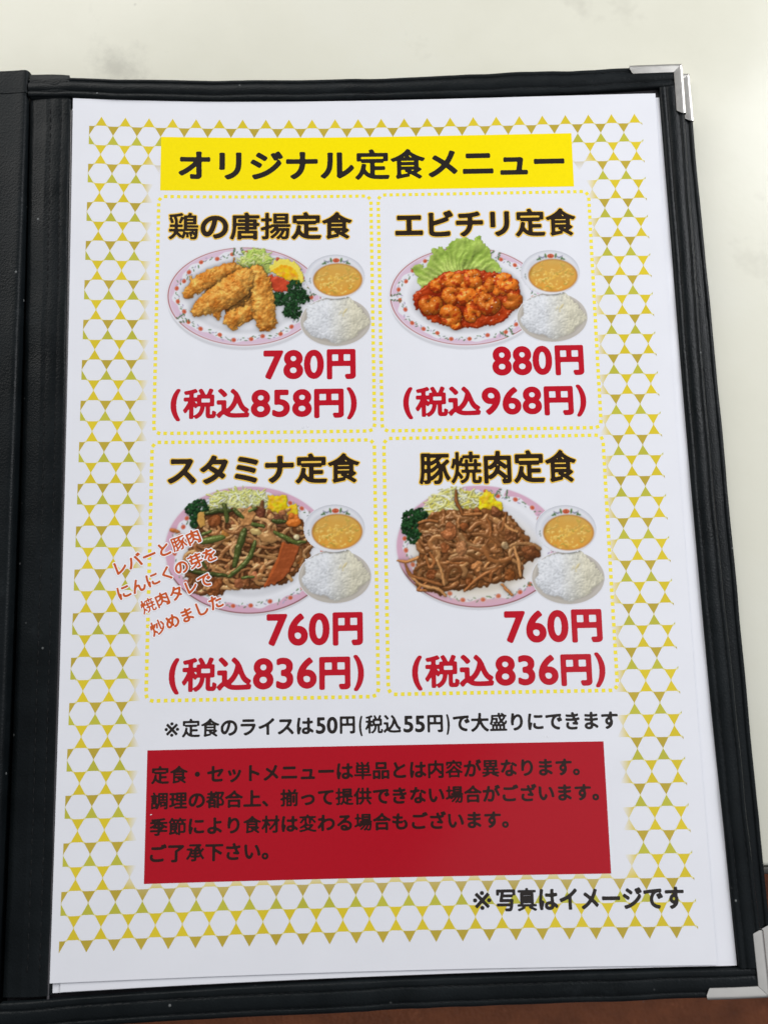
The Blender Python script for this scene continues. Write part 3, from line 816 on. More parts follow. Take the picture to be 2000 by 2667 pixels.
def dish_d():
    P = Pic(60, 35, 1260, 960, .6, 9)
    plate(P, 660, 487, 580, 428, 2, (-1.25, .72), 15)
    P.paint(np.clip(1.2 - np.hypot((P.X - 620) / 420, (P.Y - 560) / 300), 0, .35) * (P.I == 0), (226, 200, 150))
    P.base()
    P.poly([(280, 240), (330, 140), (420, 95), (500, 80), (600, 110), (690, 130), (700, 250), (480, 280), (300, 290)], 4, (232, 224, 140), 1, 2, 0, 6)
    shreds(P, [(280, 240), (330, 140), (420, 95), (500, 80), (600, 110), (690, 130), (700, 250), (480, 270), (320, 290)], 230, 1, [(232, 228, 150), (244, 244, 222), (222, 212, 96), (238, 232, 170)], 8)
    yl = np.stack([242 + 6 * P.noise(8), 204 + 12 * P.noise(8), 44 + 14 * P.noise(8)], -1)
    P.poly([(660, 150), (700, 105), (760, 115), (780, 170), (830, 190), (825, 240), (740, 240), (650, 220)], 22, yl, 2, 3, .1, 5, 0, 10)
    parsley(P, [(190, 300, 66), (250, 270, 48), (170, 360, 56), (210, 420, 54)], 3, 14)
    hull = [(240, 330), (300, 280), (370, 250), (500, 228), (620, 235), (730, 225), (860, 255), (960, 370), (1000, 450), (1080, 500), (1095, 545), (1030, 600), (960, 620), (965, 720), (880, 730), (800, 745),
            (700, 770), (560, 800), (450, 790), (430, 840), (340, 820), (250, 780), (190, 700), (240, 600), (235, 450)]
    P.poly(hull, 8, (136, 84, 44), 4, 4, .15, 6, 0, 18)
    cols = [(166, 106, 58), (184, 122, 70), (146, 90, 48), (196, 140, 86), (156, 98, 54)]
    noodles(P, hull, 190, 4, [tuple(.86 * q for q in c) for c in cols], 24, (11, 20), (120, 260), 1.6, 40, keep=6)
    r = P.r
    for pts in ([(95, 590), (160, 600), (240, 570)], [(150, 610), (190, 690), (300, 730), (400, 760)], [(180, 690), (260, 760), (380, 790), (430, 835)], [(500, 100), (505, 180), (540, 250), (545, 270)],
                [(545, 272), (610, 268), (680, 264)], [(370, 590), (400, 660), (420, 760)], [(290, 560), (320, 640), (350, 600), (320, 540)], [(240, 330), (300, 310), (370, 320)],
                [(720, 300), (745, 380), (720, 480), (660, 560), (540, 610), (440, 600)], [(770, 440), (775, 540), (700, 640)], [(560, 800), (650, 720), (760, 650), (820, 630)], [(740, 740), (750, 680), (790, 650)],
                [(830, 300), (860, 360), (930, 390)], [(850, 260), (840, 320), (820, 380)], [(910, 500), (935, 600), (950, 700)], [(300, 740), (240, 790), (300, 800)], [(820, 760), (860, 800), (890, 830)]):
        P.tube(pts, (8, 12, 12, 9), 66, np.array(cols[r.integers(5)]) * r.uniform(1.0, 1.15), 4, .8, .3, .9)
    for x, y, R_, c, z in [(460, 400, 74, (174, 106, 62), 70), (540, 500, 70, (194, 132, 84), 78), (420, 500, 50, (160, 94, 52), 66), (1000, 530, 74, (128, 76, 42), 44), (1050, 540, 44, (118, 68, 36), 42),
                           (650, 630, 48, (196, 130, 76), 72), (840, 490, 30, (214, 178, 130), 74), (880, 420, 62, (136, 84, 48), 60), (560, 360, 40, (150, 86, 46), 72), (330, 690, 44, (140, 78, 40), 50),
                           (780, 250, 52, (140, 84, 50), 50), (650, 240, 34, (150, 86, 46), 50), (880, 690, 50, (146, 84, 40), 48), (600, 740, 50, (130, 72, 34), 44)]:
        chunk(P, x, y, R_, c, 5, z, 6, .22, .85)
    P.warp(1.8, 9)
    P.shade(.68, .42, .010, 18, 1.5)
    return P, {0: 'plate', 1: 'shredded_cabbage', 2: 'pickle', 3: 'parsley', 4: 'fried_onion', 5: 'pork_piece'}


def bowls():
    """soup bowl and rice bowl, in hundredths of a millimetre about the soup bowl's centre"""
    P = Pic(-1300, -900, 1500, 2750, .12, 21)
    X, Y = P.X, P.Y; r = P.r
    # rice bowl below
    q = np.hypot(X / 1235, (Y - 1660) / 905); m = q < 1
    P.I[m] = 2; P.Z[m] = 0; P.C[m] = (212, 205, 194)
    g = np.clip((Y - 1660) / 900, -1, 1)
    P.C[m] = (np.array((226, 220, 212)) - np.array((22, 24, 30)) * (np.clip(q, 0, 1) ** 3 * .8)[..., None] - 10 * g[..., None])[m]
    P.paint(np.clip(1 - np.abs(q - .975) * 60, 0, 1) * m, (196, 188, 178))
    P.paint(np.clip(1 - np.abs(np.hypot(X / 1080, (Y - 1625) / 790) - .98) * 16, 0, .5) * m * (q < .95), (184, 174, 160))
    for _ in range(2600):
        t = r.uniform(0, 6.28); d = math.sqrt(r.uniform(0, 1)); d *= 1 + .07 * math.sin(5 * t + 1) + .04 * math.sin(9 * t)
        x, y = 1050 * d * math.cos(t), 1600 + 765 * d * math.sin(t)
        wx = np.clip((x + 300) / 900, 0, 1)
        c = np.array((240, 242, 244)) * (1 - wx) + np.array((240, 234, 208)) * wx
        P.splat(x, y, r.uniform(60, 100), r.uniform(34, 52), r.uniform(0, 3.14), 60 + 190 * max(0, 1 - d * d) ** .5 + r.uniform(-30, 30) + 26 * math.sin(x / 170) * math.cos(y / 140), 34, c * r.uniform(.90, 1.0), 3, 0, .02)
    for x, y in [(150, 1360), (260, 1480), (60, 1650), (330, 1290), (-80, 1450), (420, 1750)]:
        P.splat(x, y, 150, 45, -.9, 225, 50, (226, 212, 164), 3, 2, .02)
    # soup bowl on top
    q = np.hypot(X / 1040, Y / 825); m = q < 1
    P.I[m] = 0; P.Z[m] = 600; P.Fl[m] = 1; P.B[m] = 0; P.G[m] = 0
    P.C[m] = (np.array((243, 243, 246)) - np.array((26, 24, 20)) * np.clip((q - .86) / .14, 0, 1)[..., None] * np.clip(.6 - Y / 900, 0, 1)[..., None])[m]
    wall = np.hypot((X - 10) / 930, (Y - 20) / 700)
    P.paint(np.clip((1 - wall) * 8, 0, 1) * m * .5 * np.clip(.7 - Y / 700, 0, 1), (206, 208, 216))
    P.dot(40, -610, 120, 80, 0, (214, 92, 58), 0); P.dot(40, -610, 60, 40, 0, (236, 150, 100), 0); P.dot(40, -625, 14, 46, 0, (150, 50, 40), 0); P.dot(40, -590, 60, 12, 0, (150, 50, 40), 0)
    for sx in (-1, 1):
        for dx, dy, rx, ry, an, c in [(180, -620, 34, 90, .2, (96, 128, 76)), (250, -570, 60, 22, .5, (150, 140, 172)), (330, -560, 70, 20, -.5, (120, 132, 140)), (390, -520, 30, 62, .5, (92, 124, 80)), (450, -490, 60, 26, .3, (84, 120, 76)), (400, -600, 50, 16, -.7, (160, 150, 178))]:
            P.dot(40 + sx * dx, dy, rx, ry, an * sx, c, 0)
        for dx, dy, an in [(900, 130, 1.2), (905, 210, .6), (880, 270, 1.6)]:
            P.dot(sx * dx + 10, dy - 60, 46, 14, an * sx, (130, 140, 132), 0)
    rim = np.hypot((X - 90) / 860, (Y - 120) / 610); P.paint(np.clip(1 - np.abs(rim - 1) * 26, 0, 1) * .8 * (P.I == 0), (186, 122, 60))
    q = np.hypot((X - 90) / 850, (Y - 120) / 600); m = q < 1
    v = np.clip(.5 + .26 * P.noise(160) + Y / 1500, 0, 1)[..., None]
    P.I[m] = 1; P.Z[m] = 590; P.B[m] = 8; P.G[m] = .12
    P.C[m] = (np.array((222, 182, 96)) * (1 - v) + np.array((236, 168, 68)) * v)[m]
    P.paint(np.clip(P.noise(90) - .7, 0, 1) * .55 * m, (176, 138, 52)); P.paint(np.clip((q - .93) * 14, 0, 1) * m * .6, (190, 110, 34))
    for _ in range(60):
        t = r.uniform(0, 6.28); d = r.uniform(0, 1) ** .5
        x, y = 90 + 760 * d * math.cos(t), 150 + 520 * d * math.sin(t); a = r.uniform(0, 6.28); L = r.uniform(60, 220)
        c = [(246, 204, 108), (242, 190, 84), (240, 196, 100), (196, 168, 74)][r.integers(4)] if y > 0 or r.uniform() < .3 else (212, 172, 84)
        P.tube([(x, y), (x + L * .5 * math.cos(a), y + L * .4 * math.sin(a)), (x + L * math.cos(a + .8), y + L * .7 * math.sin(a + .8))], (16, 30, 18), 596, c, 1, 3, .2, .22)
    P.Z /= 8; P.B /= 8; P.k *= 8       # heights and gradients in comparable units
    P.shade(.84, .23, .012, 9, 1.7)
    P.k /= 8
    return P


# ------------------------------------------------------------------ the table and the seat (large structure)
def rounded_box(name, x0, x1, y0, y1, z0, z1, bev, mat, parent=None, seg=3):
    import bmesh
    bm = bmesh.new(); bmesh.ops.create_cube(bm, size=1)
    for v in bm.verts:
        v.co = ((x0 + x1) / 2 + v.co.x * (x1 - x0), (y0 + y1) / 2 + v.co.y * (y1 - y0), (z0 + z1) / 2 + v.co.z * (z1 - z0))
    bmesh.ops.bevel(bm, geom=bm.edges[:], offset=bev, segments=seg, affect='EDGES', profile=.5)
    me = bpy.data.meshes.new(name); bm.to_mesh(me); bm.free()
    for p in me.polygons: p.use_smooth = True
    return link(name, me, mat, parent)


EDGE = (148.5 - 271.6) / 1000           # near edge of the table top
table = bpy.data.objects.new("table", None); COL.objects.link(table); table.location = (0, EDGE, 0)
tag(table, "cream white laminate table top with grey smudges under the open black menu", "table")
def local(o, root):
    o.location = [-a for a in root.location]; return o
local(rounded_box("table_top", -.62, .62, EDGE, EDGE + .72, -.028, 0, .0015, m_table, table), table)
local(rounded_box("edge_band", -.62, .62, EDGE - .0026, EDGE - .0001, -.0275, -.0004, .0008, m_band, table), table)

seat = tag(rounded_box("bench_seat", -.75, .75, -.62, -.02, -.40, -.29, .025, m_seat, None, 5),
           "reddish brown wrinkled vinyl seat below the near edge of the white table", "seat")

# ------------------------------------------------------------------ the menu folder
TH = math.radians(.9); FO = (-17.0, -8.0)
FW, FH, TW = 237.0, 318.0, 8.3


def fold(fx, fy, z, bent=True):
    fx = np.asarray(fx, float); fy = np.asarray(fy, float)
    x = FO[0] + fx * math.cos(TH) + fy * math.sin(TH); y = FO[1] - fx * math.sin(TH) + fy * math.cos(TH)
    return page(x, y, z) if bent else flat(x, y, z)


folder = bpy.data.objects.new("menu_folder", None); COL.objects.link(folder); folder.location = (0, 0, 0)
tag(folder, "open black leatherette menu folder with stitched borders and metal corners lying on the white table", "menu folder")


def wob(n, amp, sm):
    a = np.convolve(rng.standard_normal(n + 8 * sm), np.hanning(2 * sm + 1), 'same')[4 * sm:4 * sm + n]
    return amp * a / (a.std() + 1e-9)


def sweep(name, p0, p1, inward, prof, mat, bent=True, z0=-2.6, step=2.0, zoff=None):
    """sweep profile [(t, z)] along p0->p1; t measured from the outer edge inward"""
    p0 = np.array(p0, float); p1 = np.array(p1, float); inward = np.array(inward, float)
    L = np.linalg.norm(p1 - p0); n = max(2, int(L / step))
    s = np.linspace(0, 1, n); pr = np.array(prof, float)
    wt = wob(n, .10, 12); wz = wob(n, .05, 4)
    T = pr[None, :, 0] + wt[:, None] * (pr[None, :, 0] > .01) * (pr[None, :, 0] < pr[:, 0].max() - .01)
    Z = pr[None, :, 1] + (wz[:, None] + rng.normal(0, .015, (n, len(pr)))) * (pr[None, :, 1] > z0 + .5)
    if zoff is not None: Z = Z + zoff(s)[:, None]
    q = p0[None, None] + (p1 - p0)[None, None] * s[:, None, None] + inward[None, None] * T[..., None]
    V = fold(q[..., 0].ravel(), q[..., 1].ravel(), Z.ravel(), bent)
    k = len(pr)
    d = p1 - p0; flip = (d[0] * inward[1] - d[1] * inward[0]) < 0
    V, g = capped(V, n, k, flip)
    return build(name, V, g, mat, folder, smooth=True)


def trim_profile(w, z0=-2.6):
    return [(0, z0), (0, -.7), (.10, -.2), (.3, .25), (.6, .6), (1.0, .82), (1.4, .84), (1.75, .70), (1.95, .42), (2.25, .70), (3.2, .98), (4.3, 1.05), (5.4, .92), (5.9, .64), (6.15, .42), (6.4, .66), (7.0, .80), (w - .5, .72), (w - .1, .45), (w, .1), (w, z0 + 1.3)]


# pocket board under the sheets, back cover, the turned left page
X, Y = np.meshgrid(np.linspace(1, FW - 1, 50), np.linspace(1, FH - 1, 66), indexing='ij')
build("pocket_board", fold(X.ravel(), Y.ravel(), -1.35), [(grid_faces(50, 66), 0)], m_board, folder)
tp = trim_profile(TW)


def border(name, outer, inner, along):
    """padded, stitched border between its outer and inner edge lines (page mm)"""
    o_ = np.array(outer, float); i_ = np.array(inner, float)
    lo = min(o_[:, along].min(), i_[:, along].min()) if name == 'x' else max(o_[0, along], i_[0, along])
    n = 150; s = np.linspace(0, 1, n)
    def at(q): return np.stack([np.interp(s, np.linspace(0, 1, 40), np.interp(np.linspace(q[0, along], q[-1, along], 40), q[:, along], q[:, k])) for k in (0, 1)], -1)
    def smooth(q): return np.stack([np.convolve(np.pad(q[:, k], 8, mode='reflect', reflect_type='odd'), np.ones(17) / 17, 'valid') for k in (0, 1)], -1)
    O, I_ = smooth(at(o_)), smooth(at(i_))
    pr = np.array(tp, float); T = pr[:, 0] / TW
    wt = wob(n, .012, 8); wz = wob(n, .05, 4)
    Tt = T[None] + wt[:, None] * ((T > .01) & (T < .99))[None]
    Z = pr[None, :, 1] + (wz[:, None] + rng.normal(0, .015, (n, len(pr)))) * (pr[None, :, 1] > -2)
    Q = O[:, None] * (1 - Tt[..., None]) + I_[:, None] * Tt[..., None]
    V = page(Q[..., 0].ravel(), Q[..., 1].ravel(), Z.ravel()); k = len(pr)
    d = O[-1] - O[0]; w = I_[0] - O[0]; flip = (d[0] * w[1] - d[1] * w[0]) < 0
    V, g = capped(V, n, k, flip)
    ob = build(name, V, g, m_vinyl, folder, smooth=True)
    def stitch_line(u): return O * (1 - u) + I_ * u
    return ob, stitch_line


_, top_line = border("border_trim", [(-17.2, -7.6), (-11, -7.9), (0, -7.9), (22, -8.5), (54, -9.0), (110.6, -9.5), (153, -10.7), (200, -11.5), (219.6, -11.9)],
                     [(-17.2, -.4), (-2.8, -.3), (0, -.1), (54, -.55), (110, -1.15), (153, -1.3), (189, -2.0), (211, -3.2), (220.0, -3.7)], 0)
_, bot_line = border("border_trim", [(-12.3, 311.5), (36.5, 310.4), (105, 309.1), (153, 308.2), (205.7, 306.7), (224.3, 306.1)],
                     [(-12.4, 302.9), (2.6, 302.3), (33.8, 301.6), (57.4, 300.9), (105, 300.1), (153, 299.4), (216, 298.0), (224.0, 297.7)], 0)
_, right_line = border("border_trim", [(219.75, -3.6), (219.8, 25.6), (220.2, 94.6), (220.9, 149.3), (222.2, 210), (222.9, 255.7), (223.3, 273), (224.0, 297.6)],
                       [(211.1, -3.1), (211.6, 25.4), (212.1, 52), (212.5, 94.5), (213.2, 149.1), (214.2, 226), (215.0, 255.5), (215.4, 284), (215.8, 297.9)], 1)
spine = [(0, -2.6), (0, -.6), (2, -.35), (5.6, -.1), (5.8, -.02), (6.1, -.1), (7.2, .06), (7.5, .0), (7.8, .08), (11, .12), (11.2, .02), (11.5, .10), (13.2, .05), (13.9, -.12), (14.4, -.55), (14.8, -1.0), (15.2, -1.3)]
sweep("spine_strip", (0, TW + .1), (0, FH - TW - .1), (1, 0), spine, m_vinyl)
# a folded tab of vinyl over the spine end of the top border
sweep("spine_tab", (.3, -.15), (14.2, .1), (0, 1), [(0, -2.5), (0, .2), (.2, .75), (.8, 1.08), (3, 1.16), (5, 1.14), (7.4, .9), (8.1, .7), (8.4, .2), (8.4, -1)], m_vinyl, zoff=lambda s: -.30 * (1 - s) ** 2 - .35 * s ** 4)
# stitches
def stitches(name, lines):
    V = []; F_ = []; n = 0
    for (a, b_, z) in lines:
        line = np.array(a, float); d_ = np.hypot(*np.diff(line, axis=0).T); acc = np.concatenate([[0], np.cumsum(d_)]); L = acc[-1]
        for k in range(int((L - b_[0] - b_[1]) / 3.1)):
            t0 = b_[0] + k * 3.1 + 1.2 + rng.normal(0, .08)
            c = np.array([np.interp(t0, acc, line[:, q]) for q in (0, 1)]); c2 = np.array([np.interp(t0 + 2, acc, line[:, q]) for q in (0, 1)])
            u = (c2 - c) / (np.linalg.norm(c2 - c) + 1e-9); v = np.array([-u[1], u[0]]); c = c + v * rng.normal(0, .05)
            prof = [(-1.1, .08, -.08), (-.8, .17, .06), (0, .2, .12), (.8, .17, .06), (1.1, .08, -.08)]
            pts = []
            for s, w, h in prof:
                for q in range(6):
                    t = q / 6 * 2 * math.pi
                    p = c + u * s + v * (w * math.cos(t)); pts.append((p[0], p[1], z + h + w * .6 * math.sin(t)))
            pts = np.array(pts); V.append(page(pts[:, 0], pts[:, 1], pts[:, 2]))
            for i in range(4):
                for q in range(6):
                    F_.append((n + i * 6 + q, n + i * 6 + (q + 1) % 6, n + i * 6 + 6 + (q + 1) % 6, n + i * 6 + 6 + q))
            n += 30
    return build(name, np.concatenate(V), [(np.array(F_), 0)], m_thread, folder, smooth=True)


def fline(x, y0_, y1_):
    q = np.array([[x, y0_], [x, y1_]], float)
    return np.stack([FO[0] + q[:, 0] * math.cos(TH) + q[:, 1] * math.sin(TH), FO[1] - q[:, 0] * math.sin(TH) + q[:, 1] * math.cos(TH)], -1)


u1, u2 = 1.95 / TW, 6.15 / TW
stitches("stitching", [(top_line(u1), (18, 4), .42), (top_line(u2), (18, 9), .42), (bot_line(u1), (4, 4), .42), (bot_line(u2), (10, 9), .42),
                       (right_line(u1), (2, 2), .42), (right_line(u2), (2, 2), .42), (fline(7.5, 12, FH - 12), (0, 0), .0), (fline(11.2, 12, FH - 12), (0, 0), .02)])
# back cover, flat on the table
def slab(name, x0, x1, y0, y1, zt, zb, mat, bev=.9):
    o = rounded_box(name, x0, x1, y0, y1, zb, zt, bev, mat, folder, 4)
    V = np.array([v.co[:] for v in o.data.vertices]); W_ = fold(V[:, 0], V[:, 1], V[:, 2], False)
    for v, w in zip(o.data.vertices, W_): v.co = w
    o.data.flip_normals()
    return o


BX, BY0, BY1 = FW + 6.5, -3.3, FH + 2.2
slab("back_cover", -8, BX - 1.0, BY0 + .3, BY1 - .3, -6.75, -9.2, m_vinyl, .5)
sweep("border_trim", (BX, BY0 + .4), (BX, BY1 - .4), (-1, 0), [(0, -9.2), (0, -7.9), (.12, -7.3), (.4, -6.8), (.9, -6.45), (1.5, -6.4), (1.9, -6.6), (2.2, -6.9), (2.5, -6.6), (3.4, -6.35), (5, -6.3), (7, -6.4), (7.2, -6.9)], m_vinyl, bent=False, z0=-9.2)
# left page, turned over the spine; its inner edge is a padded roll
lp = [(-232, -6), (-232, 3.5), (-200, 4.6), (-120, 4.9), (-40, 5.0), (-9, 4.9), (-6.2, 5.0), (-4.2, 5.15), (-2.8, 5.3), (-2.0, 5.3), (-1.4, 5.1), (-.95, 4.6), (-.7, 3.8), (-.6, 2), (-.6, -2), (-.8, -6)]


def strip(name, y0, y1, dz, dx, mat):
    n = max(6, int((y1 - y0) / 3)); pr = np.array(lp, float)
    s = np.linspace(y0, y1, n); wz = wob(n, .06, 5)
    Xq = pr[None, :, 0] + dx * (pr[None, :, 0] > -5) + 0 * s[:, None] - .0038 * np.clip(s, 0, 400)[:, None]
    Zq = pr[None, :, 1] + (dz + wz[:, None]) * (pr[None, :, 1] > -1.9)
    Yq = s[:, None] + 0 * Xq
    V = fold(Xq.ravel(), Yq.ravel(), Zq.ravel(), False); k = len(pr)
    V, g = capped(V, n, k, False)
    return build(name, V, g, mat, folder, smooth=True)


strip("left_page", 5.9, FH - 4, 0, 0, m_vinyl)
strip("left_page_trim", -2.4, 6.2, .35, .35, m_vinyl)
strip("left_page_trim", FH - 4.3, FH + 4, .35, .35, m_vinyl)
# clear pocket edges
ys = np.linspace(4.5, 303, 70); xe = -1.5 + 3.6 * ys / 297.5        # along the printed sheet's left edge
X = xe[None] + np.array([-.95, -.80, -.35, -.12])[:, None]; Y = ys[None] + 0 * X
Z = np.array([-.75, -.18, -.08, -.5])[:, None] + 0 * Y
build("pocket_film", page(X.ravel(), Y.ravel(), Z.ravel()), [(grid_faces(4, 70), 0)], m_clear, folder, smooth=True)
X, Y = np.meshgrid(np.linspace(17, FW - TW, 60), np.array([FH - TW - 4.5, FH - TW - .3]), indexing='ij')
build("pocket_film", fold(X.ravel(), Y.ravel(), -1.15), [(grid_faces(60, 2), 0)], m_clear, folder, smooth=True)


X, Y = np.meshgrid(np.linspace(120, 211.5, 40), np.array([-3.4, 2.5]), indexing='ij')
build("pocket_film", page(X.ravel(), Y.ravel(), -1.12), [(grid_faces(40, 2), 0)], m_clear, folder, smooth=True)


# metal corners: two mitred flanges wrapping the edge
def corner(cx, cy, sx, sy, zt, zb, bent, lx=19.5, ly=19.5, w=3.4, ang=0):
    """cx,cy outer corner in folder mm; sx,sy point inward along x and y"""
    V = []; G = []
    n0 = 0
    for ax in (0, 1):
        L = lx if ax == 0 else ly
        NS = 14
        rows = []
        # section across the flange: bottom outer, up the side, over the ridge, to the inner edge
        sec = [(-.25, zb), (-.28, zt - .7), (-.2, zt - .3), (.1, zt + .05), (.55, zt + .24), (.9, zt + .28), (1.3, zt + .22), (w - .35, zt + .14), (w - .08, zt + .08), (w, zt - .2)]
        for t, z in sec:
            start = t + .07                             # mitre line at 45 degrees, with its seam
            end = L
            if t > w - 1.3: end = L - (t - (w - 1.3)) * .9     # clipped inner end
            if t < .3: end = L - .3
            row = []
            for k in range(NS):
                a = start + (end - start) * k / (NS - 1)
                p = (cx + sx * a, cy + sy * t) if ax == 0 else (cx + sx * t, cy + sy * a)
                row.append((p[0], p[1], z))
            rows.append(row)
        A = np.array(rows); ns = len(sec)
        if bent:      # front corners: turned about their own outer corner, in page mm
            ax_, ay_ = (A[..., 0] - cx).ravel(), (A[..., 1] - cy).ravel()
            tx, ty = ang
            V.append(page(cx + ax_ * math.cos(tx) + ay_ * math.sin(ty), cy - ax_ * math.sin(tx) + ay_ * math.cos(ty), A[..., 2].ravel()))
        else:
            V.append(fold(A[..., 0].ravel(), A[..., 1].ravel(), A[..., 2].ravel(), False))
        flip = (sx * sy > 0) == (ax == 0)
        G.append((grid_faces(ns, NS, flip) + n0, 0)); n0 += ns * NS
    o = build("metal_corner", np.concatenate(V), G, m_metal, folder, smooth=True)
    so = o.modifiers.new("thick", 'SOLIDIFY'); so.thickness = .0003; so.offset = -1
    ed = o.modifiers.new("split", 'EDGE_SPLIT'); ed.split_angle = math.radians(38)
    return o


corner(219.9, -12.0, -1, 1, 1.12, -2.7, True, ang=(math.radians(1.2), math.radians(.3)))
corner(224.4, 306.2, -1, -1, 1.12, -2.7, True, ang=(math.radians(1.2), math.radians(.9)))
corner(BX, BY0, -1, 1, -6.1, -9.2, False)
corner(BX, BY1, -1, -1, -6.1, -9.2, False)


# ------------------------------------------------------------------ paper sheets
def sheet_mesh(name, corners, z, mat, parent, thick=.22):
    c = np.array(corners, float); nu, nv = 43, 60
    u, v = np.meshgrid(np.linspace(0, 1, nu), np.linspace(0, 1, nv), indexing='ij'); u = u.ravel()[:, None]; v = v.ravel()[:, None]
    P = (c[0] * (1 - u) + c[1] * u) * (1 - v) + (c[3] * (1 - u) + c[2] * u) * v
    V = np.concatenate([page(P[:, 0], P[:, 1], z), page(P[:, 0], P[:, 1], z - thick)])
    f = grid_faces(nu, nv); n = nu * nv
    i = np.arange(nu - 1); j = np.arange(nv - 1)
    def side(a, b_): return np.stack([a, b_, b_ + n, a + n], -1)
    g = [(f[:, ::-1], 0), (f + n, 0), (side(i * nv, (i + 1) * nv), 0), (side((i + 1) * nv + nv - 1, i * nv + nv - 1), 0), (side(j + 1, j), 0), (side((nu - 1) * nv + j, (nu - 1) * nv + j + 1), 0)]
    return build(name, V, g, mat, parent, smooth=False)


tag(sheet_mesh("paper_sheet", [(1.3, 3.2), (211.6, .25), (215.5, 297.4), (5.2, 300.6)], -.42, m_blank, None),
    "white paper sheet peeking out along the right side behind the printed menu sheet", "paper sheet", "plain sheets behind the printed menu")
tag(sheet_mesh("paper_sheet", [(-1.95, 3.6), (208.1, .3), (212.7, 297.6), (2.8, 300.9)], -.82, m_blank, None),
    "white paper sheet peeking out along the lower left below the printed menu sheet", "paper sheet", "plain sheets behind the printed menu")

menu = bpy.data.objects.new("menu_sheet", None); COL.objects.link(menu)
tag(menu, "printed Japanese set meal menu sheet with yellow triangles, four meal photos and a red notice", "menu sheet")
sheet_mesh("paper", [(-1.5, 0), (209.7, -1.1), (209.3, 297.1), (2.1, 297.8)], 0, m_paper, menu)

# triangle border
p, h, x0, y0 = 8.389, 7.2475, 4.428, 10.294
XR = x0 + 23.82 * p
SM = lambda t: np.clip(t, 0, 1) ** 2 * (3 - 2 * np.clip(t, 0, 1))


def fade(a, b_):
    return np.maximum.reduce([1 - SM((a - 2.28) / .38), SM((a - 21.3) / .38), 1 - SM((b_ - 1.6) / .8), SM((b_ - 35.55) / .6)])


def clip(poly):
    for lim, sg in ((x0, 1), (XR, -1)):
        out = []
        for i in range(len(poly)):
            (xa, ya), (xb, yb) = poly[i], poly[(i + 1) % len(poly)]
            ia, ib = sg * (xa - lim) >= 0, sg * (xb - lim) >= 0
            if ia: out.append((xa, ya))
            if ia != ib:
                t = (lim - xa) / (xb - xa); out.append((lim, ya + t * (yb - ya)))
        poly = out
        if len(poly) < 3: return []
    return poly


PV = []; PC = []; PF = {3: [], 4: [], 5: []}
white = np.array(PAPER)
C_BR, C_KH, C_LI, C_PALE = [lin(c) * .86 for c in ((236, 212, 58), (204, 180, 70), (206, 202, 76), (246, 240, 176))]


def ptri(poly, col, w=1.):
    poly = clip(poly)
    if not poly or len(poly) > 5: return
    P = np.array(poly); a = (P[:, 0] - x0) / p; bb = (P[:, 1] - y0) / h
    f = fade(a, bb) * w
    if f.max() < .04: return
    g = 1 + .05 * math.sin(P[0, 0] * 3.1 + P[0, 1])
    n = len(PV)
    for q, t in zip(poly, f): PV.append(q); PC.append(white * (1 - t) + col * g * t)
    # wind so that the normal points up
    ar = sum(poly[i][0] * poly[(i + 1) % len(poly)][1] - poly[(i + 1) % len(poly)][0] * poly[i][1] for i in range(len(poly)))
    idx = list(range(n, n + len(poly)))
    PF[len(poly)].append(idx[::-1] if ar > 0 else idx)


hw, ht = p * .25 * .96, h * .5 * .96
for bl in range(39):
    yb = y0 + bl * h
    for a in range(25):
        ai, ah = x0 + a * p, x0 + (a + .5) * p
        down = ai if bl % 2 == 0 else ah
        up = ah if bl % 2 == 0 else ai
        ptri([(down - hw, yb + .1), (down + hw, yb + .1), (down, yb + .1 + ht)], C_KH if bl % 2 == 0 else C_BR)
        ptri([(up - hw, yb - .1), (up + hw, yb - .1), (up, yb - .1 - ht)], C_BR if bl % 2 == 0 else C_LI)
        for vx in (ai + .25 * p, ai + .75 * p):
            ptri([(vx - .55, yb), (vx, yb - .42), (vx + .55, yb), (vx, yb + .42)], C_PALE, .9)
        ptri([(down - .3, yb + h / 2), (down, yb + h / 2 - .45), (down + .3, yb + h / 2), (down, yb + h / 2 + .45)], C_PALE, .9 if bl < 38 else 0)
PV = np.array(PV)
build("triangle_border", page(PV[:, 0], PV[:, 1], .05 * INK), [(np.array(v), 0) for v in PF.values() if v], m_print, menu, colors=np.array(PC))


def plain(name, x0_, y0_, x1_, y1_, z, mat, parent):
    V, f = panel_grid(x0_, y0_, x1_, y1_, z * INK)
    return build(name, V, [(f, 0)], mat, parent)


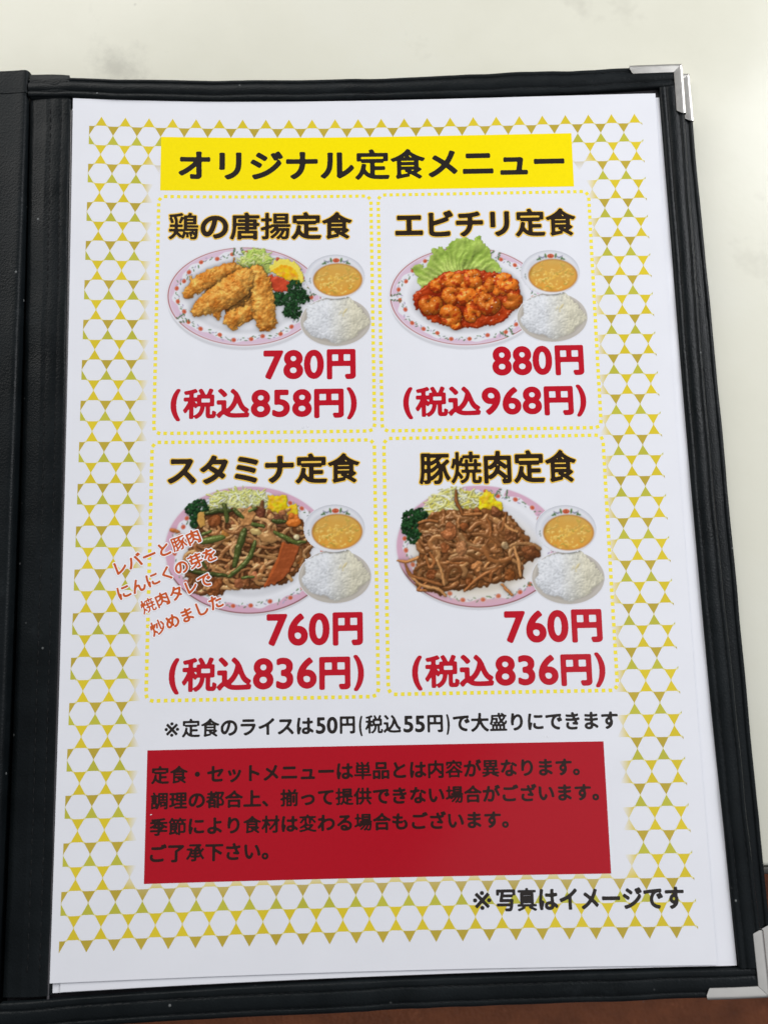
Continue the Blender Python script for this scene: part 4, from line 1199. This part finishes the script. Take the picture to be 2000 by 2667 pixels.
banner = plain("title_banner", 29.8, 13.85, 178.3, 34.45, .12, K_BANNER, menu)
text("title_text", "オリジナル定食メニュー", 36.1, 175.3, 18.5, 30.7, .50, K_TEXT, banner, .19, soft=.13)
notice = plain("notice_panel", 29.9, 228.85, 178.1, 269.75, .12, K_NOTICE, menu)
tag(notice, "crimson panel with dark lettering")
joined_text("notice_text", [("定食・セットメニューは単品とは内容が異なります。", 31.2, 169.9, 233.7, 239.6, None),
                            ("調理の都合上、揃って提供できない場合がございます。", 31.2, 175.7, 241.7, 247.5, None),
                            ("季節により食材は変わる場合もございます。", 31.1, 146.2, 249.7, 255.5, None),
                            ("ご了承下さい。", 31.5, 69.1, 257.8, 263.6, None)], K_NTEXT, notice, .19, .25)
joined_text("rice_note", [("※", 35.2, 40.0, 220.1, 224.8, None, .09), *[(t_, 35.15 + (a_ - 428.6) * .12543, 35.15 + (b2 - 428.6) * .12543, c_, d_, None) for t_, a_, b2, c_, d_ in
    (("定食のライスは", 472.7, 815.5, 219.0, 225.2), ("50", 820.2, 877.5, 219.4, 224.9), ("円", 882.6, 923, 219.3, 225.0), ("(", 932.5, 942.5, 219.2, 225.9), ("税込", 948, 1043.2, 219.0, 225.2),
     ("55", 1048.2, 1105, 219.5, 225.0), ("円", 1111.1, 1152.4, 219.4, 225.1), (")", 1160.1, 1169.8, 219.2, 226.0), ("で大盛りにできます", 1177.5, 1609.6, 219.0, 225.2))]], K_TEXT, menu, .12, .25)
joined_text("photo_note", [("※", 133.8, 139.7, 274.3, 280.1, None, .1), ("写真はイメージです", 141.2, 200.7, 273.5, 280.8, None)], K_TEXT, menu, .19, .30)


def frame(x0_, y0_, x1_, y1_, name):
    r, pitch, s = 2.4, 2.28, .60
    path = []
    def seg(a, b_):
        L = math.hypot(b_[0] - a[0], b_[1] - a[1]); n = int(L / .1)
        for k in range(n): path.append((a[0] + (b_[0] - a[0]) * k / n, a[1] + (b_[1] - a[1]) * k / n))
    def arc(cx, cy, a0):
        n = int(r * 1.571 / .1)
        for k in range(n): t = a0 + math.pi / 2 * k / n; path.append((cx + r * math.cos(t), cy + r * math.sin(t)))
    seg((x0_ + r, y0_), (x1_ - r, y0_)); arc(x1_ - r, y0_ + r, -math.pi / 2); seg((x1_, y0_ + r), (x1_, y1_ - r)); arc(x1_ - r, y1_ - r, 0)
    seg((x1_ - r, y1_), (x0_ + r, y1_)); arc(x0_ + r, y1_ - r, math.pi / 2); seg((x0_, y1_ - r), (x0_, y0_ + r)); arc(x0_ + r, y0_ + r, math.pi)
    P = np.array(path); d = np.hypot(*np.diff(np.vstack([P, P[:1]]), axis=0).T); acc = np.concatenate([[0], np.cumsum(d)])[:-1]
    N = round((acc[-1]) / pitch); V = []; F_ = []
    for k in range(N):
        i = np.searchsorted(acc, k * acc[-1] / N); q = P[min(i, len(P) - 1)]; q2 = P[(i + 4) % len(P)]; u = (q2 - q) / (np.linalg.norm(q2 - q) + 1e-9); v = np.array([-u[1], u[0]])
        n = len(V)
        for a, b_ in ((-1, -1), (-1, 1), (1, 1), (1, -1)): V.append(q + u * a * s + v * b_ * s)
        F_.append((n, n + 1, n + 2, n + 3))
    V = np.array(V)
    return build(name, page(V[:, 0], V[:, 1], .12 * INK), [(np.array(F_), 0)], K_DOT, menu)


BOWL = bowls()
DISH = [
    ("鶏の唐揚定食", (32.8, 98.4, 42.5, 53.3), "780円", (66.7, 98.9, 93.9, 104.9), "(税込858円)", (34.9, 99.1, 107.5, 119.3), (29.4, 36.75, 105.1, 123.5),
     dish_a, (30.755, .04706, .0003, 52.558, .00027, .04963), (91.98, 67.22), 1.0, "dotted panel of the fried chicken set meal"),
    ("エビチリ定食", (113.6, 178.4, 42.5, 53.4), "880円", (146.5, 178.6, 93.7, 104.7), "(税込968円)", (115.1, 178.7, 107.8, 119.6), (107.7, 36.45, 183.4, 123.55),
     dish_b, (109.89, .04585, -.00149, 50.272, .00076, .04809), (168.3, 66.8), 1.0, "dotted panel of the chilli shrimp set meal"),
    ("スタミナ定食", (34.4, 99.9, 131.0, 141.8), "760円", (68.1, 100.1, 185.4, 196.5), "(税込836円)", (36.2, 100.3, 199.3, 211.4), (29.0, 126.65, 104.9, 213.2),
     dish_c, (30.03, .04651, .00039, 139.814, .0007, .04692), (90.94, 157.17), .985, "dotted panel of the liver and garlic shoot stir fry set meal"),
    ("豚焼肉定食", (119.9, 174.2, 131.0, 142.8), "760円", (147.2, 179.9, 185.8, 196.9), "(税込836円)", (116.1, 180.1, 199.9, 211.6), (108.2, 126.25, 183.75, 212.6),
     dish_d, (108.406, .04851, -.00163, 139.614, .00082, .04867), (169.34, 158.71), .99, "dotted panel of the brown grilled pork set meal")]
for title, tb, price, pb, tax, xb, fr, fn, A, bc, bs, lab in DISH:
    panel = frame(*fr, "meal_panel"); panel["label"] = lab
    text("dish_title", title, *tb, .47, K_BROWN, panel, .33, .36, K_OUT, soft=.11)
    w = pb[1] - pb[0]; hh = pb[3] - pb[2]
    joined_text("price_text", [(price[:3], pb[0], pb[0] + .655 * w, pb[2] + .01 * hh, pb[3] - .02 * hh, None, .49), (price[3:], pb[0] + .684 * w, pb[1], pb[2], pb[3], None, .56)], K_RED, panel, .26, .5, soft=.13)
    w = xb[1] - xb[0]; hh = xb[3] - xb[2]
    joined_text("tax_price_text", [(t_, xb[0] + a_ * w, xb[0] + b2 * w, xb[2] + c_ * hh, xb[2] + d_ * hh, None, g2) for t_, a_, b2, c_, d_, g2 in
                (("(", 0, .054, .02, 1, .48), ("税込", .064, .424, 0, .95, .52), (tax[3:6], .429, .757, .06, .91, .45), ("円", .769, .930, .06, .95, .54), (")", .945, 1, .02, 1, .48))], K_RED, panel, .26, .5, soft=.12)
    P, names = fn()
    P.emit(names, lambda x, y: (A[0] + A[1] * x + A[2] * y, A[3] + A[4] * x + A[5] * y), panel, .12)
    BOWL.emit({0: 'soup_bowl', 1: 'egg_soup', 2: 'rice_bowl', 3: 'rice'}, lambda x, y: (bc[0] + x * .01 * bs, bc[1] + y * .01 * bs), panel, .19)

lines = []
for s, a, b_ in [("レバーと豚肉", (17.7, 170.0), (45.6, 158.6)), ("にんにくの芽を", (18.8, 178.3), (51.0, 164.7)), ("焼肉タレで", (26.5, 183.2), (49.6, 173.2)), ("炒めました", (29.9, 190.5), (53.3, 180.5))]:
    L = math.hypot(b_[0] - a[0], b_[1] - a[1]); lines.append((s, 0, L, 0, None, (a[0], a[1], math.atan2(b_[1] - a[1], b_[0] - a[0]))))
joined_text("side_note", lines, K_ORANGE, menu, .33, .20, .32, K_WHITE)

for x, y, L, a in [(78.9, 122.8, 1.3, 1.1), (80.5, 121.9, 1.1, 1.2), (82.1, 121.5, 1.0, 1.0), (106.6, 106.5, .8, .4), (107.2, 107.2, .6, .5), (159.1, 226.9, .6, 1.5), (160.1, 227.0, .6, 1.5), (31.6, 248.8, .7, .3)]:
    u = np.array([math.cos(a), -math.sin(a)]); v = np.array([-u[1], u[0]])
    V = np.array([np.array([x, y]) + u * L * .5 * math.cos(k / 6 * 2 * math.pi) + v * .14 * math.sin(k / 6 * 2 * math.pi) for k in range(6)])
    build("scratch_glint", page(V[:, 0], V[:, 1], .5 * INK), [(np.arange(6)[None, ::-1], 0)], K_WHITE, menu)  # small scratches in the film, their glint painted as white marks
